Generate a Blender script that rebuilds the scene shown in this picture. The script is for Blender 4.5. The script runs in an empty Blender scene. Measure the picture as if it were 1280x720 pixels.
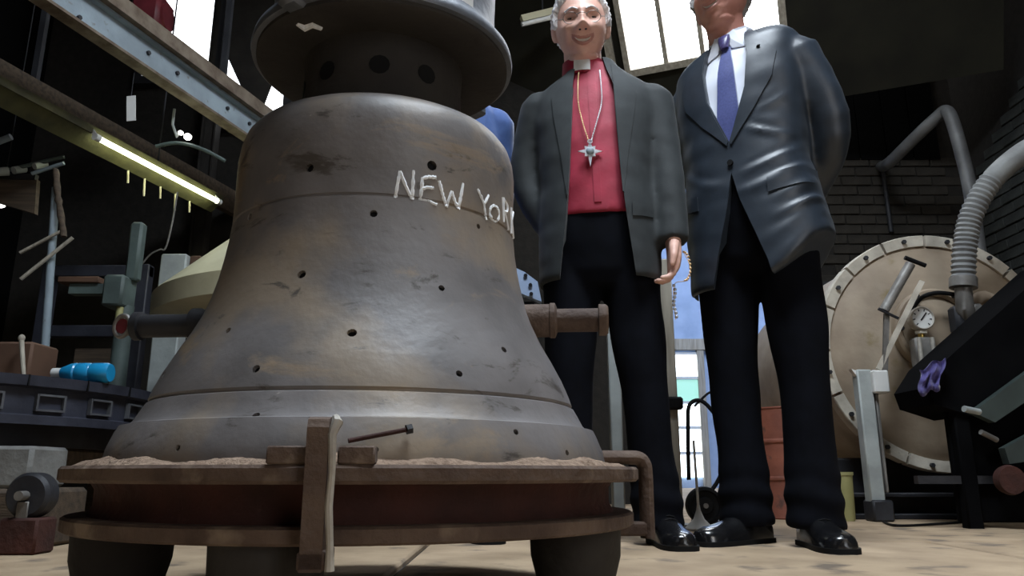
import bpy, bmesh, math, random
import numpy as np
from mathutils import Vector, Matrix
from mathutils.bvhtree import BVHTree
R = random.Random(7); NR = np.random.RandomState(3)
S = bpy.context.scene; COL = S.collection
PI = math.pi; rad = math.radians
# ------------------------------------------------------------ camera
FPX, HOR, CAMH = 950.0, 592.0, 0.20
PITCH = math.atan((HOR - 360) / FPX)
cd = bpy.data.cameras.new('camera'); cam = bpy.data.objects.new('camera', cd); COL.objects.link(cam)
cam.location = (0, 0, CAMH); cam.rotation_euler = (PI / 2 + PITCH, 0, 0)
cd.sensor_width = 36; cd.lens = FPX / 1280 * 36; cd.clip_start = .02
S.camera = cam
S.view_settings.view_transform = 'Standard'; S.view_settings.look = 'None'
S.view_settings.gamma = 1; S.view_settings.use_curve_mapping = False
S.view_settings.exposure = 0.5
# ------------------------------------------------------------ world, daylight through the roof lights, added entrance fill
w = bpy.data.worlds.new('overcast_sky'); S.world = w; w.use_nodes = True
w.node_tree.nodes['Background'].inputs[0].default_value = (.55, .68, .9, 1)
w.node_tree.nodes['Background'].inputs[1].default_value = .6
def area(name, loc, rot, sx, sy, power, col, spread=180):
    l = bpy.data.lights.new(name, 'AREA'); l.shape = 'RECTANGLE'; l.size = sx; l.size_y = sy
    l.energy = power; l.color = col; l.spread = rad(spread)
    o = bpy.data.objects.new(name, l); COL.objects.link(o); o.location = loc; o.rotation_euler = rot
    return o
SKY = (.80, .90, 1.0)
area('daylight_roof_light', (.45, 1.05, 3.88), (0, 0, 0), 1.3, 1.1, 120, SKY)
area('entrance_fill', (2.0, -2.34, 2.0), (rad(78), 0, rad(25)), 1.2, 1.6, 13, (1, .84, .66))  # warm front fill added from an unseen entrance behind the camera
area('daylight_hall_roof', (3.0, 8.4, 4.55), (0, 0, 0), 3.2, 3.0, 95, (.55, .72, 1.0))
area('daylight_right_roof', (1.55, 3.6, 3.88), (0, 0, 0), .8, .8, 5, SKY)

# ------------------------------------------------------------ pixel helpers (photo frame 1280 x 720)
def ray(px, py):
    u = (px - 640) / FPX; v = (360 - py) / FPX
    return u, math.cos(PITCH) - v * math.sin(PITCH), v * math.cos(PITCH) + math.sin(PITCH)
def aty(px, py, Y):
    u, f, z = ray(px, py); return Vector((u * Y / f, Y, CAMH + z * Y / f))
def atz(px, py, Z):
    u, f, z = ray(px, py); t = (Z - CAMH) / z; return Vector((u * t, f * t, Z))

# ------------------------------------------------------------ materials
def mat(name, c1, c2=None, rough=.7, metal=0, scale=8, bump=0, bscale=40, detail=6, stretch=None, lo=.35, hi=.65, c3=None, s3=3, t3=.62, sheen=0, coat=0, spec=.5):
    m = bpy.data.materials.new(name); m.use_nodes = True; nt = m.node_tree; N = nt.nodes; L = nt.links
    b = N['Principled BSDF']; b.inputs['Roughness'].default_value = rough; b.inputs['Metallic'].default_value = metal
    b.inputs['Specular IOR Level'].default_value = spec
    if sheen: b.inputs['Sheen Weight'].default_value = sheen; b.inputs['Sheen Roughness'].default_value = .4
    if coat: b.inputs['Coat Weight'].default_value = coat; b.inputs['Coat Roughness'].default_value = .15
    tc = N.new('ShaderNodeTexCoord'); mp = N.new('ShaderNodeMapping'); L.new(tc.outputs['Object'], mp.inputs[0])
    if stretch: mp.inputs['Scale'].default_value = stretch
    def noise(s, d=detail):
        n = N.new('ShaderNodeTexNoise'); n.inputs['Scale'].default_value = s; n.inputs['Detail'].default_value = d
        L.new(mp.outputs[0], n.inputs['Vector']); return n
    c2 = c2 or tuple(x * .7 for x in c1)
    n = noise(scale); r = N.new('ShaderNodeValToRGB'); L.new(n.outputs[0], r.inputs[0])
    r.color_ramp.elements[0].position = lo; r.color_ramp.elements[1].position = hi
    r.color_ramp.elements[0].color = (*c2, 1); r.color_ramp.elements[1].color = (*c1, 1)
    out = r.outputs[0]
    if c3:
        n3 = noise(s3, 10); r3 = N.new('ShaderNodeValToRGB'); L.new(n3.outputs[0], r3.inputs[0])
        r3.color_ramp.elements[0].position = t3 - .05; r3.color_ramp.elements[1].position = t3 + .06
        mx = N.new('ShaderNodeMix'); mx.data_type = 'RGBA'; L.new(r3.outputs[0], mx.inputs[0]); L.new(out, mx.inputs[6])
        mx.inputs[7].default_value = (*c3, 1); out = mx.outputs[2]
    L.new(out, b.inputs['Base Color'])
    if bump:
        nb = noise(bscale, 8); bp = N.new('ShaderNodeBump'); bp.inputs['Strength'].default_value = bump; bp.inputs['Distance'].default_value = .01
        L.new(nb.outputs[0], bp.inputs['Height']); L.new(bp.outputs[0], b.inputs['Normal'])
    return m
def emis(name, col, st):
    m = bpy.data.materials.new(name); m.use_nodes = True; b = m.node_tree.nodes['Principled BSDF']
    b.inputs['Base Color'].default_value = (*col, 1); b.inputs['Emission Color'].default_value = (*col, 1); b.inputs['Emission Strength'].default_value = st
    return m
M = {}
M['concrete'] = mat('dusty_concrete', (.46, .34, .22), (.32, .23, .145), .85, scale=5, bump=.35, bscale=30, c3=(.17, .13, .095), s3=7, t3=.62)
M['floor_joint'] = mat('joint_dirt', (.035, .028, .022), rough=.95)
M['brick'] = mat('sooty_brick', (.034, .028, .021), (.018, .015, .011), .9, scale=9, bump=.5, bscale=60)
M['brick_grey'] = mat('grey_brick', (.045, .048, .044), (.024, .026, .024), .9, scale=9, bump=.5, bscale=60)
M['mortar'] = mat('sooty_mortar', (.019, .016, .013), (.012, .010, .008), .95, scale=20, bump=.3)
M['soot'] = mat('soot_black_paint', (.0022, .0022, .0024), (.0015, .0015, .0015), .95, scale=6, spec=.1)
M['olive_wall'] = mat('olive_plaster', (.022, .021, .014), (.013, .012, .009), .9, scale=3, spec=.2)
M['blue_wall'] = mat('pale_blue_paint', (.38, .48, .66), (.29, .38, .55), .8, scale=4, bump=.1)
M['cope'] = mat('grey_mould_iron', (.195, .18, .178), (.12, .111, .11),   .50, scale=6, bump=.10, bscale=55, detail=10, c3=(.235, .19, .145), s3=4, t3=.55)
def scuff(m, col, scl, t, stretch):
    nt = m.node_tree; N = nt.nodes; L = nt.links; b = N['Principled BSDF']; old = b.inputs['Base Color'].links[0].from_socket
    tc = N.new('ShaderNodeTexCoord'); mp = N.new('ShaderNodeMapping'); mp.inputs['Scale'].default_value = stretch; L.new(tc.outputs['Object'], mp.inputs[0])
    n = N.new('ShaderNodeTexNoise'); n.inputs['Scale'].default_value = scl; n.inputs['Detail'].default_value = 9; n.inputs['Roughness'].default_value = .68; n.inputs['Distortion'].default_value = .6; L.new(mp.outputs[0], n.inputs['Vector'])
    r = N.new('ShaderNodeValToRGB'); r.color_ramp.elements[0].position = t; r.color_ramp.elements[1].position = t + .07; L.new(n.outputs[0], r.inputs[0])
    x = N.new('ShaderNodeMix'); x.data_type = 'RGBA'; L.new(r.outputs[0], x.inputs[0]); L.new(old, x.inputs[6]); x.inputs[7].default_value = (*col, 1); L.new(x.outputs[2], b.inputs['Base Color'])
scuff(M['cope'], (.07, .06, .052), 9, .585, (1, 1, 2.6)); scuff(M['cope'], (.26, .20, .14), 3.2, .56, (1, 1, 1.5)); scuff(M['cope'], (.42, .39, .35), 16, .70, (1, 1, 2))
M['rust'] = mat('rusty_iron', (.125, .083, .060), (.060, .035, .025), .8, scale=14, bump=.5, bscale=60, c3=(.24, .18, .13), s3=10, t3=.63)
M['darkred'] = mat('dark_red_iron', (.060, .016, .010), (.030, .008, .005), .85, scale=12, bump=.4, bscale=60)  # dark red iron; gives the ring web its red-tinted shadow
M['cap'] = mat('blue_grey_iron', (.16, .175, .205), (.09, .098, .115), .5, .3, scale=9, bump=.2)
M['capdark'] = mat('dark_iron', (.030, .026, .022), (.015, .012, .011), .8, scale=7, bump=.3)  # dark iron; under the bell cap it carries shade in its colour
M['sand'] = mat('loam_sand', (.34, .24, .17), (.19, .125, .085), .95, scale=70, bump=.8, bscale=160)
M['chalk'] = mat('white_chalk', (.92, .94, .97), (.75, .78, .82), .95, scale=120)
M['steel'] = mat('worn_steel', (.26, .25, .235), (.14, .13, .12), .5, .4, scale=12, bump=.2)
M['bright_edge'] = mat('pale_steel', (.52, .49, .43), (.34, .31, .27), .55, .2, scale=30, bump=.2)  # pale steel; along the clamp bar it paints an edge highlight
M['bluegrey'] = mat('blue_grey_paint', (.30, .37, .42), (.20, .245, .28), .6, scale=5, bump=.15, c3=(.13, .11, .09), s3=18, t3=.68)
M['brownbeam'] = mat('brown_rusted_beam', (.20, .16, .12), (.09, .06, .04), .8, scale=10, bump=.4)
M['darksteel'] = mat('dark_steel', (.035, .036, .042), (.018, .018, .022), .6, .3, scale=8, bump=.2)
M['bluedark'] = mat('dark_blue_steel', (.040, .043, .062), (.020, .022, .034), .55, .2, scale=8, bump=.2)
M['slotsteel'] = mat('dull_slot_steel', (.10, .105, .115), (.05, .05, .058), .6, .2, scale=12)
M['panelgreen'] = mat('dark_green_panel', (.035, .05, .045), (.02, .028, .026), .7, scale=8)
M['block'] = mat('dirty_concrete', (.20, .20, .19), (.07, .065, .06), .9, scale=7, bump=.4, bscale=40)
M['teal'] = mat('grey_green_paint', (.10, .135, .125), (.06, .08, .075), .6, scale=8, bump=.15)
M['cream'] = mat('cream_enamel', (.62, .58, .40), (.50, .46, .30), .5, scale=4, bump=.08, c3=(.33, .28, .2), s3=9, t3=.72)
M['palecol'] = mat('pale_steel_column', (.40, .43, .42), (.27, .29, .285), .6, scale=7, bump=.15)
M['brown'] = mat('brown_board', (.12, .062, .036), (.08, .04, .023), .8, scale=5)
M['timber'] = mat('pale_timber', (.42, .38, .31), (.28, .25, .2), .8, scale=6, stretch=(8, 8, .6), bump=.2)
M['darktimber'] = mat('dirty_timber', (.10, .07, .045), (.05, .035, .024), .85, scale=6, stretch=(.6, 8, 8), bump=.3)
M['cyan'] = mat('cyan_plastic', (.015, .32, .62), (.01, .22, .46), .35, scale=6, coat=.4)
M['white'] = mat('white_paint', (.72, .72, .70), (.6, .6, .58), .5, scale=6)
M['brass'] = mat('aged_brass', (.55, .40, .12), (.4, .27, .08), .35, .9, scale=20)
M['silver'] = mat('silver', (.82, .84, .88), (.62, .64, .70), .3, .35, scale=40)
M['gold'] = mat('gold', (.85, .62, .34), (.7, .45, .24), .3, .4, scale=40)
M['tank'] = mat('tan_vessel_paint', (.36, .285, .205), (.24, .18, .125), .65, scale=5, bump=.15, c3=(.20, .15, .06), s3=6, t3=.68)
M['tankrim'] = mat('pale_flange', (.58, .53, .44), (.38, .34, .28), .65, scale=12, bump=.3)
M['hose'] = mat('grey_rubber_hose', (.22, .225, .22), (.13, .13, .13), .6, scale=10, bump=.25)
M['greybig'] = mat('grey_pipe', (.14, .14, .14), (.08, .08, .08), .55, .2, scale=8)
M['blackrub'] = mat('black_rubber', (.006, .006, .0065), (.003, .003, .0035), .75, scale=10, spec=.2)
M['chute'] = mat('chute_black', (.004, .004, .0045), (.0025, .0025, .003), .95, spec=.04)
M['purple'] = mat('blue_purple_cloth', (.10, .085, .28), (.05, .04, .15), .85, scale=10, sheen=.3)
M['redrum'] = mat('rust_red_drum', (.27, .085, .05), (.15, .045, .028), .7, scale=7, bump=.2, c3=(.09, .04, .03), s3=14, t3=.66)
M['olive_bin'] = mat('olive_bin_plastic', (.36, .34, .15), (.26, .25, .10), .6, scale=5)
M['olive_dull'] = mat('dull_olive_tin', (.085, .08, .03), (.045, .042, .017), .7, scale=9, bump=.2)
M['redpaint'] = mat('dark_red_paint', (.20, .03, .04), (.12, .018, .025), .5, scale=8)
M['green'] = mat('green_leafage', (.10, .30, .12), (.03, .14, .04), .8, scale=5)
M['skin'] = mat('skin', (.74, .46, .37), (.66, .38, .30), .5, scale=25, bump=.12, bscale=160)
M['skinred'] = mat('ruddy_skin', (.56, .27, .20), (.46, .20, .155), .5, scale=25, bump=.12, bscale=160)
M['lip'] = mat('lip', (.50, .245, .20), (.44, .20, .165), .45, scale=30)
M['teeth'] = mat('teeth', (.62, .56, .50), (.5, .45, .4), .3, scale=60)
M['eye'] = mat('eye_white', (.14, .10, .09), (.10, .07, .06), .65)
M['iris'] = mat('iris', (.03, .04, .05), (.02, .02, .02), .15)
M['hairwhite'] = mat('white_hair', (.95, .95, .97), (.74, .74, .76), .6, scale=60, stretch=(1, .25, .4), bump=.9, bscale=120)
M['hairgrey'] = mat('grey_hair', (.35, .33, .31), (.2, .19, .18), .6, scale=60, stretch=(1, .25, .4), bump=.9, bscale=120)
M['charcoal'] = mat('charcoal_wool', (.021, .026, .028), (.015, .019, .021), .75, scale=30, bump=.08, bscale=300, sheen=.06)
M['suit'] = mat('navy_grey_wool', (.019, .028, .042), (.014, .021, .032), .44, scale=30, bump=.05, bscale=300, sheen=.04, spec=.6)
M['bluejacket'] = mat('blue_cotton', (.055, .115, .32), (.035, .08, .24), .75, scale=20, bump=.1, sheen=.3)
M['trouser'] = mat('black_trouser_wool', (.0032, .0040, .0075), (.0022, .0027, .005), .9, scale=30, spec=.12)
M['crimson'] = mat('crimson_shirt', (.40, .022, .055), (.30, .015, .038), .65, scale=12, bump=.08, bscale=60)
M['shirtwhite'] = mat('white_shirt', (.80, .83, .90), (.72, .75, .84), .7, scale=12)
M['tie'] = mat('blue_silk_tie', (.085, .10, .27), (.065, .08, .22), .35, scale=160, sheen=.3)
M['tiepat'] = mat('dark_tie_knot', (.05, .035, .11), (.09, .08, .22), .35, scale=160)
M['leather'] = mat('polished_black_leather', (.010, .010, .011), (.006, .006, .007), .22, scale=20, coat=.6)
M['lens'] = mat('spectacle_wire', (.35, .32, .3), (.25, .22, .2), .3, .9)
PANE = emis('daylit_pane', (.93, .96, 1.0), 7.0)
PANE2 = emis('daylit_pane_left', (.93, .96, 1.0), 2.2)
PANE3 = emis('daylit_door_pane', (.85, .95, 1.0), 3.0)
PANE4 = emis('greenish_door_pane', (.25, .48, .40), .9)
TUBE = emis('fluorescent_tube', (.95, 1.0, .66), 11.0)
BULB = emis('small_bulb', (1, .98, .9), 4.0)

# ------------------------------------------------------------ mesh helpers: all return (V array, F list)
def cat(*ms):
    V = []; F = []; n = 0
    for v, f in ms:
        v = np.asarray(v, float).reshape(-1, 3); V.append(v); F += [tuple(int(i) + n for i in q) for q in f]; n += len(v)
    return np.vstack(V), F
def xf(m, M4):
    v = np.asarray(m[0], float); A = np.array(M4); return v @ A[:3, :3].T + A[:3, 3], m[1]
def mv(m, d): return np.asarray(m[0], float) + np.array(d, float), m[1]
def rot(m, ang, axis='Z', at=(0, 0, 0)):
    T = Matrix.Translation(at) @ Matrix.Rotation(ang, 4, axis) @ Matrix.Translation(-Vector(at)); return xf(m, T)
def box(c, s):
    x, y, z = [k / 2 for k in s]
    v = [(a * x + c[0], b * y + c[1], d * z + c[2]) for a in (-1, 1) for b in (-1, 1) for d in (-1, 1)]
    return np.array(v, float), [(0, 1, 3, 2), (4, 6, 7, 5), (0, 4, 5, 1), (2, 3, 7, 6), (0, 2, 6, 4), (1, 5, 7, 3)]
def bbox(c, s, b=.005, seg=1):
    bm = bmesh.new(); bmesh.ops.create_cube(bm, size=1)
    for v in bm.verts: v.co = Vector((v.co.x * s[0], v.co.y * s[1], v.co.z * s[2]))
    bmesh.ops.bevel(bm, geom=bm.edges[:], offset=min(b, min(s) * .4), segments=seg, affect='EDGES', profile=.5)
    bm.verts.index_update(); V = np.array([v.co[:] for v in bm.verts]) + np.array(c, float); F = [tuple(v.index for v in f.verts) for f in bm.faces]; bm.free(); return V, F
def frames(pts):
    P = [Vector(p) for p in pts]; n = len(P); T = []
    for i in range(n): T.append((P[min(i + 1, n - 1)] - P[max(i - 1, 0)]).normalized())
    up = Vector((0, 0, 1)) if abs(T[0].z) < .9 else Vector((0, -1, 0))
    a = T[0].cross(up).normalized(); out = []
    for i in range(n):
        a = (a - T[i] * a.dot(T[i])).normalized(); out.append((P[i], T[i], a, T[i].cross(a)))
    return out
def tube(pts, r, seg=12, cap=True):
    fr = frames(pts); n = len(fr); rr = r if isinstance(r, (list, tuple)) and len(r) == n else [r] * n
    V = []; F = []
    for (p, t, a, b), q in zip(fr, rr):
        ra, rb = q if isinstance(q, tuple) else (q, q)
        for k in range(seg):
            th = 2 * PI * k / seg; V.append(tuple(p + a * (ra * math.cos(th)) + b * (rb * math.sin(th))))
    for i in range(n - 1):
        for k in range(seg):
            k2 = (k + 1) % seg; F.append((i * seg + k, i * seg + k2, (i + 1) * seg + k2, (i + 1) * seg + k))
    if cap:
        F.append(tuple(range(seg - 1, -1, -1))); F.append(tuple((n - 1) * seg + k for k in range(seg)))
    return np.array(V), F
def smoothpath(pts, n=6):
    P = [Vector(p) for p in pts]; out = []
    for i in range(len(P) - 1):
        p0 = P[max(i - 1, 0)]; p1 = P[i]; p2 = P[i + 1]; p3 = P[min(i + 2, len(P) - 1)]
        for k in range(n):
            t = k / n; out.append(.5 * ((2 * p1) + (p2 - p0) * t + (2 * p0 - 5 * p1 + 4 * p2 - p3) * t * t + (3 * p1 - p0 - 3 * p2 + p3) * t ** 3))
    out.append(P[-1]); return out
def lathe(prof, seg=64, closed=False):
    V = []; F = []; n = len(prof)
    for r, z in prof:
        for k in range(seg): V.append((r * math.cos(2 * PI * k / seg), r * math.sin(2 * PI * k / seg), z))
    m = n if closed else n - 1
    for i in range(m):
        j = (i + 1) % n
        for k in range(seg): k2 = (k + 1) % seg; F.append((i * seg + k, i * seg + k2, j * seg + k2, j * seg + k))
    if not closed:
        F.append(tuple(range(seg - 1, -1, -1))); F.append(tuple((n - 1) * seg + k for k in range(seg)))
    return np.array(V), F
def loft(secs, seg=40, ex=2.3):
    # secs: (z, cx, cy, a, b)
    V = []; F = []
    for z, cx, cy, a, b in secs:
        for k in range(seg):
            t = 2 * PI * k / seg; c, s = math.cos(t), math.sin(t)
            V.append((cx + a * math.copysign(abs(c) ** (2 / ex), c), cy + b * math.copysign(abs(s) ** (2 / ex), s), z))
    n = len(secs)
    for i in range(n - 1):
        for k in range(seg): k2 = (k + 1) % seg; F.append((i * seg + k, i * seg + k2, (i + 1) * seg + k2, (i + 1) * seg + k))
    F.append(tuple(range(seg - 1, -1, -1))); F.append(tuple((n - 1) * seg + k for k in range(seg)))
    return np.array(V), F
def ellipsoid(c, r, nu=24, nv=16):
    V = []; F = []
    for i in range(nv + 1):
        ph = PI * i / nv - PI / 2
        for k in range(nu):
            t = 2 * PI * k / nu; V.append((c[0] + r[0] * math.cos(ph) * math.cos(t), c[1] + r[1] * math.cos(ph) * math.sin(t), c[2] + r[2] * math.sin(ph)))
    for i in range(nv):
        for k in range(nu): k2 = (k + 1) % nu; F.append((i * nu + k, i * nu + k2, (i + 1) * nu + k2, (i + 1) * nu + k))
    return np.array(V), F
def prism(poly, d):
    # poly: list of 3-D points (planar), extruded by vector d
    n = len(poly); V = [tuple(p) for p in poly] + [tuple(Vector(p) + Vector(d)) for p in poly]
    F = [tuple(range(n)), tuple(range(2 * n - 1, n - 1, -1))] + [(i, i + n, (i + 1) % n + n, (i + 1) % n) for i in range(n)]
    return np.array(V), F
def beam(p, q, w_, h_, up=(0, 0, 1)):
    p = Vector(p); q = Vector(q); t = (q - p).normalized(); a = t.cross(Vector(up)).normalized(); b = a.cross(t)
    V = [tuple(e + a * (sa * w_ / 2) + b * (sb * h_ / 2)) for e in (p, q) for sa, sb in ((-1, -1), (1, -1), (1, 1), (-1, 1))]
    return np.array(V), [(3, 2, 1, 0), (4, 5, 6, 7), (0, 1, 5, 4), (1, 2, 6, 5), (2, 3, 7, 6), (3, 0, 4, 7)]
def vnoise(P, s, seed=0):
    # cheap smooth value noise from summed sines
    r = np.random.RandomState(seed); out = np.zeros(len(P))
    for k in range(9):
        d = r.normal(size=3); d /= np.linalg.norm(d); out += np.sin((P @ d) * s * (.6 + r.rand()) + r.rand() * 6.28)
    return out / 4.2

def link(o, parent=None):
    COL.objects.link(o)
    if parent is not None: o.parent = parent
    return o
def obj(name, m, material, parent=None, smooth=True, ang=38, fix=True):
    me = bpy.data.meshes.new(name); V, F = m
    me.from_pydata([tuple(v) for v in np.asarray(V, float)], [], F); 
    if fix:
        bm = bmesh.new(); bm.from_mesh(me); bmesh.ops.remove_doubles(bm, verts=bm.verts, dist=1e-6); bmesh.ops.recalc_face_normals(bm, faces=bm.faces)
        if smooth:
            for f in bm.faces: f.smooth = True
            for e in bm.edges:
                if len(e.link_faces) == 2 and e.calc_face_angle(0) > rad(ang): e.smooth = False
        bm.to_mesh(me); bm.free()
    elif smooth: me.polygons.foreach_set('use_smooth', [True] * len(me.polygons))
    ms = material if isinstance(material, (list, tuple)) else [material]
    for x in ms: me.materials.append(M[x] if isinstance(x, str) else x)
    return link(bpy.data.objects.new(name, me), parent)
def tag(o, label, category, group=None):
    o['label'] = label; o['category'] = category
    if group: o['group'] = group
    return o
def thing(name, label, category, loc=(0, 0, 0), group=None):
    o = bpy.data.objects.new(name, None); COL.objects.link(o); o.location = loc; o.empty_display_size = .05
    return tag(o, label, category, group)
def struct(o): o['kind'] = 'structure'; return o
def sub(m, root): return mv(m, -Vector(root.location))      # world-coordinate mesh into an Empty's frame
def one(name, m, material, label, category, base=None, group=None, **k):
    V = np.asarray(m[0], float)
    b = Vector(base) if base is not None else Vector(((V[:, 0].min() + V[:, 0].max()) / 2, (V[:, 1].min() + V[:, 1].max()) / 2, V[:, 2].min()))
    o = obj(name, mv(m, -b), material, None, **k); o.location = b; return tag(o, label, category, group)
def dg_mesh(o):
    dg = bpy.context.evaluated_depsgraph_get(); me = o.evaluated_get(dg).to_mesh()
    V = np.empty(len(me.vertices) * 3); me.vertices.foreach_get('co', V); F = [tuple(p.vertices) for p in me.polygons]
    return V.reshape(-1, 3), F
def tmp(m):
    o = obj('tmp', m, 'steel', smooth=False); return o
def drop(*os):
    for o in os:
        me = o.data; bpy.data.objects.remove(o); bpy.data.meshes.remove(me)
def remesh(m, vox, it=4, fac=.5):
    me = bpy.data.meshes.new('tmp'); me.from_pydata([tuple(v) for v in m[0]], [], m[1])
    bm = bmesh.new(); bm.from_mesh(me); bmesh.ops.remove_doubles(bm, verts=bm.verts, dist=1e-6); bm.to_mesh(me); bm.free()
    o = link(bpy.data.objects.new('tmp', me))
    a = o.modifiers.new('r', 'REMESH'); a.mode = 'VOXEL'; a.voxel_size = vox
    if it: b = o.modifiers.new('s', 'SMOOTH'); b.iterations = it; b.factor = fac
    r = dg_mesh(o); drop(o); return r
def boolean(m, cuts):
    o = tmp(m); cs = [tmp(c) for c in cuts]
    for c in cs:
        b = o.modifiers.new('b', 'BOOLEAN'); b.operation = 'DIFFERENCE'; b.object = c; b.solver = 'MANIFOLD'
    r = dg_mesh(o); drop(o, *cs); return r
def bvh(m): return BVHTree.FromPolygons([tuple(v) for v in m[0]], m[1])
def normals(m):
    V, F = m; V = np.asarray(V); N = np.zeros_like(V)
    Q = np.array([q if len(q) == 4 else (q[0], q[1], q[2], q[2]) for q in F if len(q) in (3, 4)])
    n = np.cross(V[Q[:, 2]] - V[Q[:, 0]], V[Q[:, 3]] - V[Q[:, 1]])
    n3 = np.cross(V[Q[:, 1]] - V[Q[:, 0]], V[Q[:, 2]] - V[Q[:, 0]]); same = Q[:, 2] == Q[:, 3]; n[same] = n3[same]
    for k in range(4): np.add.at(N, Q[:, k], n)
    return N / (np.linalg.norm(N, axis=1, keepdims=True) + 1e-12)

# ============================================================ ROOM
X0, X1, Y0, Y1, ZC = -3.6, 3.35, -2.4, 5.3, 3.95
DX0, DX1, DZ = 1.02, 2.2, 2.45            # opening into the far hall
HX0, HX1, HY1, HZ = .5, 5.6, 11.2, 4.7
floor = struct(obj('floor', box(((X0 + HX1) / 2, (Y0 + HY1) / 2, -.06), (HX1 - X0 + .4, HY1 - Y0 + .4, .09)), 'floor_joint', smooth=False))
sl = bbox((0, 0, 0), (1.485, 1.165, .03), .006); slme = None
yy = 2.42 - 1.18 * 5 + .59
row = 0
while yy < HY1 + .3:
    xx = X0 - .4 + (.75 if row % 2 else 0)
    while xx < HX1 + .6:
        if yy > Y0 - .5 and not (yy > Y1 + .7 and xx < HX0 - .7):
            if slme is None: s_ = obj('slab', sl, 'concrete', floor); slme = s_.data
            else: s_ = link(bpy.data.objects.new('slab', slme), floor)
            s_.location = (xx, yy, -.015)
        xx += 1.5
    yy += 1.18; row += 1
wb = struct(obj('wall_back', cat(box(((X0 + DX0) / 2, Y1 + .12, ZC / 2), (DX0 - X0, .24, ZC)), box(((DX1 + X1) / 2, Y1 + .12, ZC / 2), (X1 - DX1, .24, ZC)),
     box(((DX0 + DX1) / 2, Y1 + .12, (DZ + ZC) / 2), (DX1 - DX0, .24, ZC - DZ))), 'mortar', smooth=False))
wr = struct(obj('wall_right', box((X1 + .12, (Y0 + Y1) / 2, ZC / 2), (.24, Y1 - Y0 + .5, ZC)), 'mortar', smooth=False))
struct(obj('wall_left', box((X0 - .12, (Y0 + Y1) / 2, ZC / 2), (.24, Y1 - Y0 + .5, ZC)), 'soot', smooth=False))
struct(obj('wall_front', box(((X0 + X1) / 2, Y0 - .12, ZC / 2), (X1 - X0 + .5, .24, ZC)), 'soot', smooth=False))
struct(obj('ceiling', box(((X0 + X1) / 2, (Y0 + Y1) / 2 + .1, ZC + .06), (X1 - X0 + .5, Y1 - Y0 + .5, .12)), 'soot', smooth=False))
# bricks of the visible wall faces
brk = bbox((0, 0, 0), (.215, .02, .065), .004); bme = None
def bricks(wall, mt, face, c0, c1, z0, z1, keep):
    global bme
    n = 0; me = None; z = z0; r = 0
    while z < z1:
        c = c0 + (.1125 if r % 2 else 0)
        while c < c1 - .1:
            if keep(c, z):
                if me is None: b = obj('brick', brk, mt, wall); me = b.data
                else: b = link(bpy.data.objects.new('brick', me), wall)
                d = R.uniform(-.003, .003)
                if face == 'back': b.location = (c + .11, Y1 - .004 + d, z)
                else: b.location = (X1 - .004 + d, c + .11, z); b.rotation_euler = (0, 0, PI / 2)
                n += 1
            c += .225
        z += .0755; r += 1
bricks(wb, 'brick', 'back', DX1 + .02, X1 - .04, .95, 2.5, lambda c, z: not (z < 1.25 and c > 2.5))
bricks(wr, 'brick_grey', 'right', 3.55, Y1 - .03, .95, 2.85, lambda c, z: z < 1.95 + (Y1 - c) * .9)  # bricks stop on a slope, shaping the edge of the lit wall area
struct(obj('shade_boards', cat(*[box((x, Y1 - .012, 3.2), (.19, .024, 1.45)) for x in np.arange(DX1 + .1, X1 - .05, .2)]), 'soot', smooth=False))  # black boards put the darkness of the upper wall into colour
# far hall seen through the opening
struct(obj('wall_hall_back', box(((HX0 + HX1) / 2, HY1 + .1, HZ / 2), (HX1 - HX0, .2, HZ)), 'blue_wall', smooth=False))
struct(obj('wall_hall_left', box((HX0 - .1, (Y1 + .24 + HY1) / 2, HZ / 2), (.2, HY1 - Y1 - .24, HZ)), 'blue_wall', smooth=False))
struct(obj('wall_hall_right', box((HX1 + .1, (Y1 + .24 + HY1) / 2, HZ / 2), (.2, HY1 - Y1 - .24, HZ)), 'blue_wall', smooth=False))
struct(obj('wall_hall_front', cat(box(((HX1 + X1 + .24) / 2, Y1 + .12, HZ / 2), (HX1 - X1 - .24, .24, HZ)), box(((HX0 + HX1) / 2, Y1 + .2, (ZC + HZ) / 2 + .06), (HX1 - HX0, .08, HZ - ZC - .12))), 'blue_wall', smooth=False))
struct(obj('ceiling_hall', box(((HX0 + HX1) / 2, (Y1 + HY1) / 2 + .1, HZ + .06), (HX1 - HX0 + .4, HY1 - Y1 + .3, .12)), 'blue_wall', smooth=False))
# glazed door at the far end of the hall
dA = aty(838, 436, HY1 - .03); dB = aty(874, 436, HY1 - .03)
d1 = struct(obj('door_1', cat(beam((dA.x, HY1 - .04, 0), (dA.x, HY1 - .04, dA.z), .10, .08, (0, 1, 0)), beam((dB.x, HY1 - .04, 0), (dB.x, HY1 - .04, dA.z), .10, .08, (0, 1, 0)),
     box(((dA.x + dB.x) / 2, HY1 - .04, dA.z + .06), (dB.x - dA.x + .3, .10, .16))), 'timber', smooth=False))
for i in range(5):
    z0 = .15 + i * (dA.z - .2) / 5; hh = (dA.z - .2) / 5 - .05
    obj('pane', box(((dA.x + dB.x) / 2, HY1 - .03, z0 + hh / 2), (dB.x - dA.x - .1, .02, hh)), PANE4 if i == 3 else PANE3, d1, smooth=False)
    obj('glazing_bar', box(((dA.x + dB.x) / 2, HY1 - .04, z0 + hh + .025), (dB.x - dA.x - .1, .04, .035)), 'white', d1, smooth=False)
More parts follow.
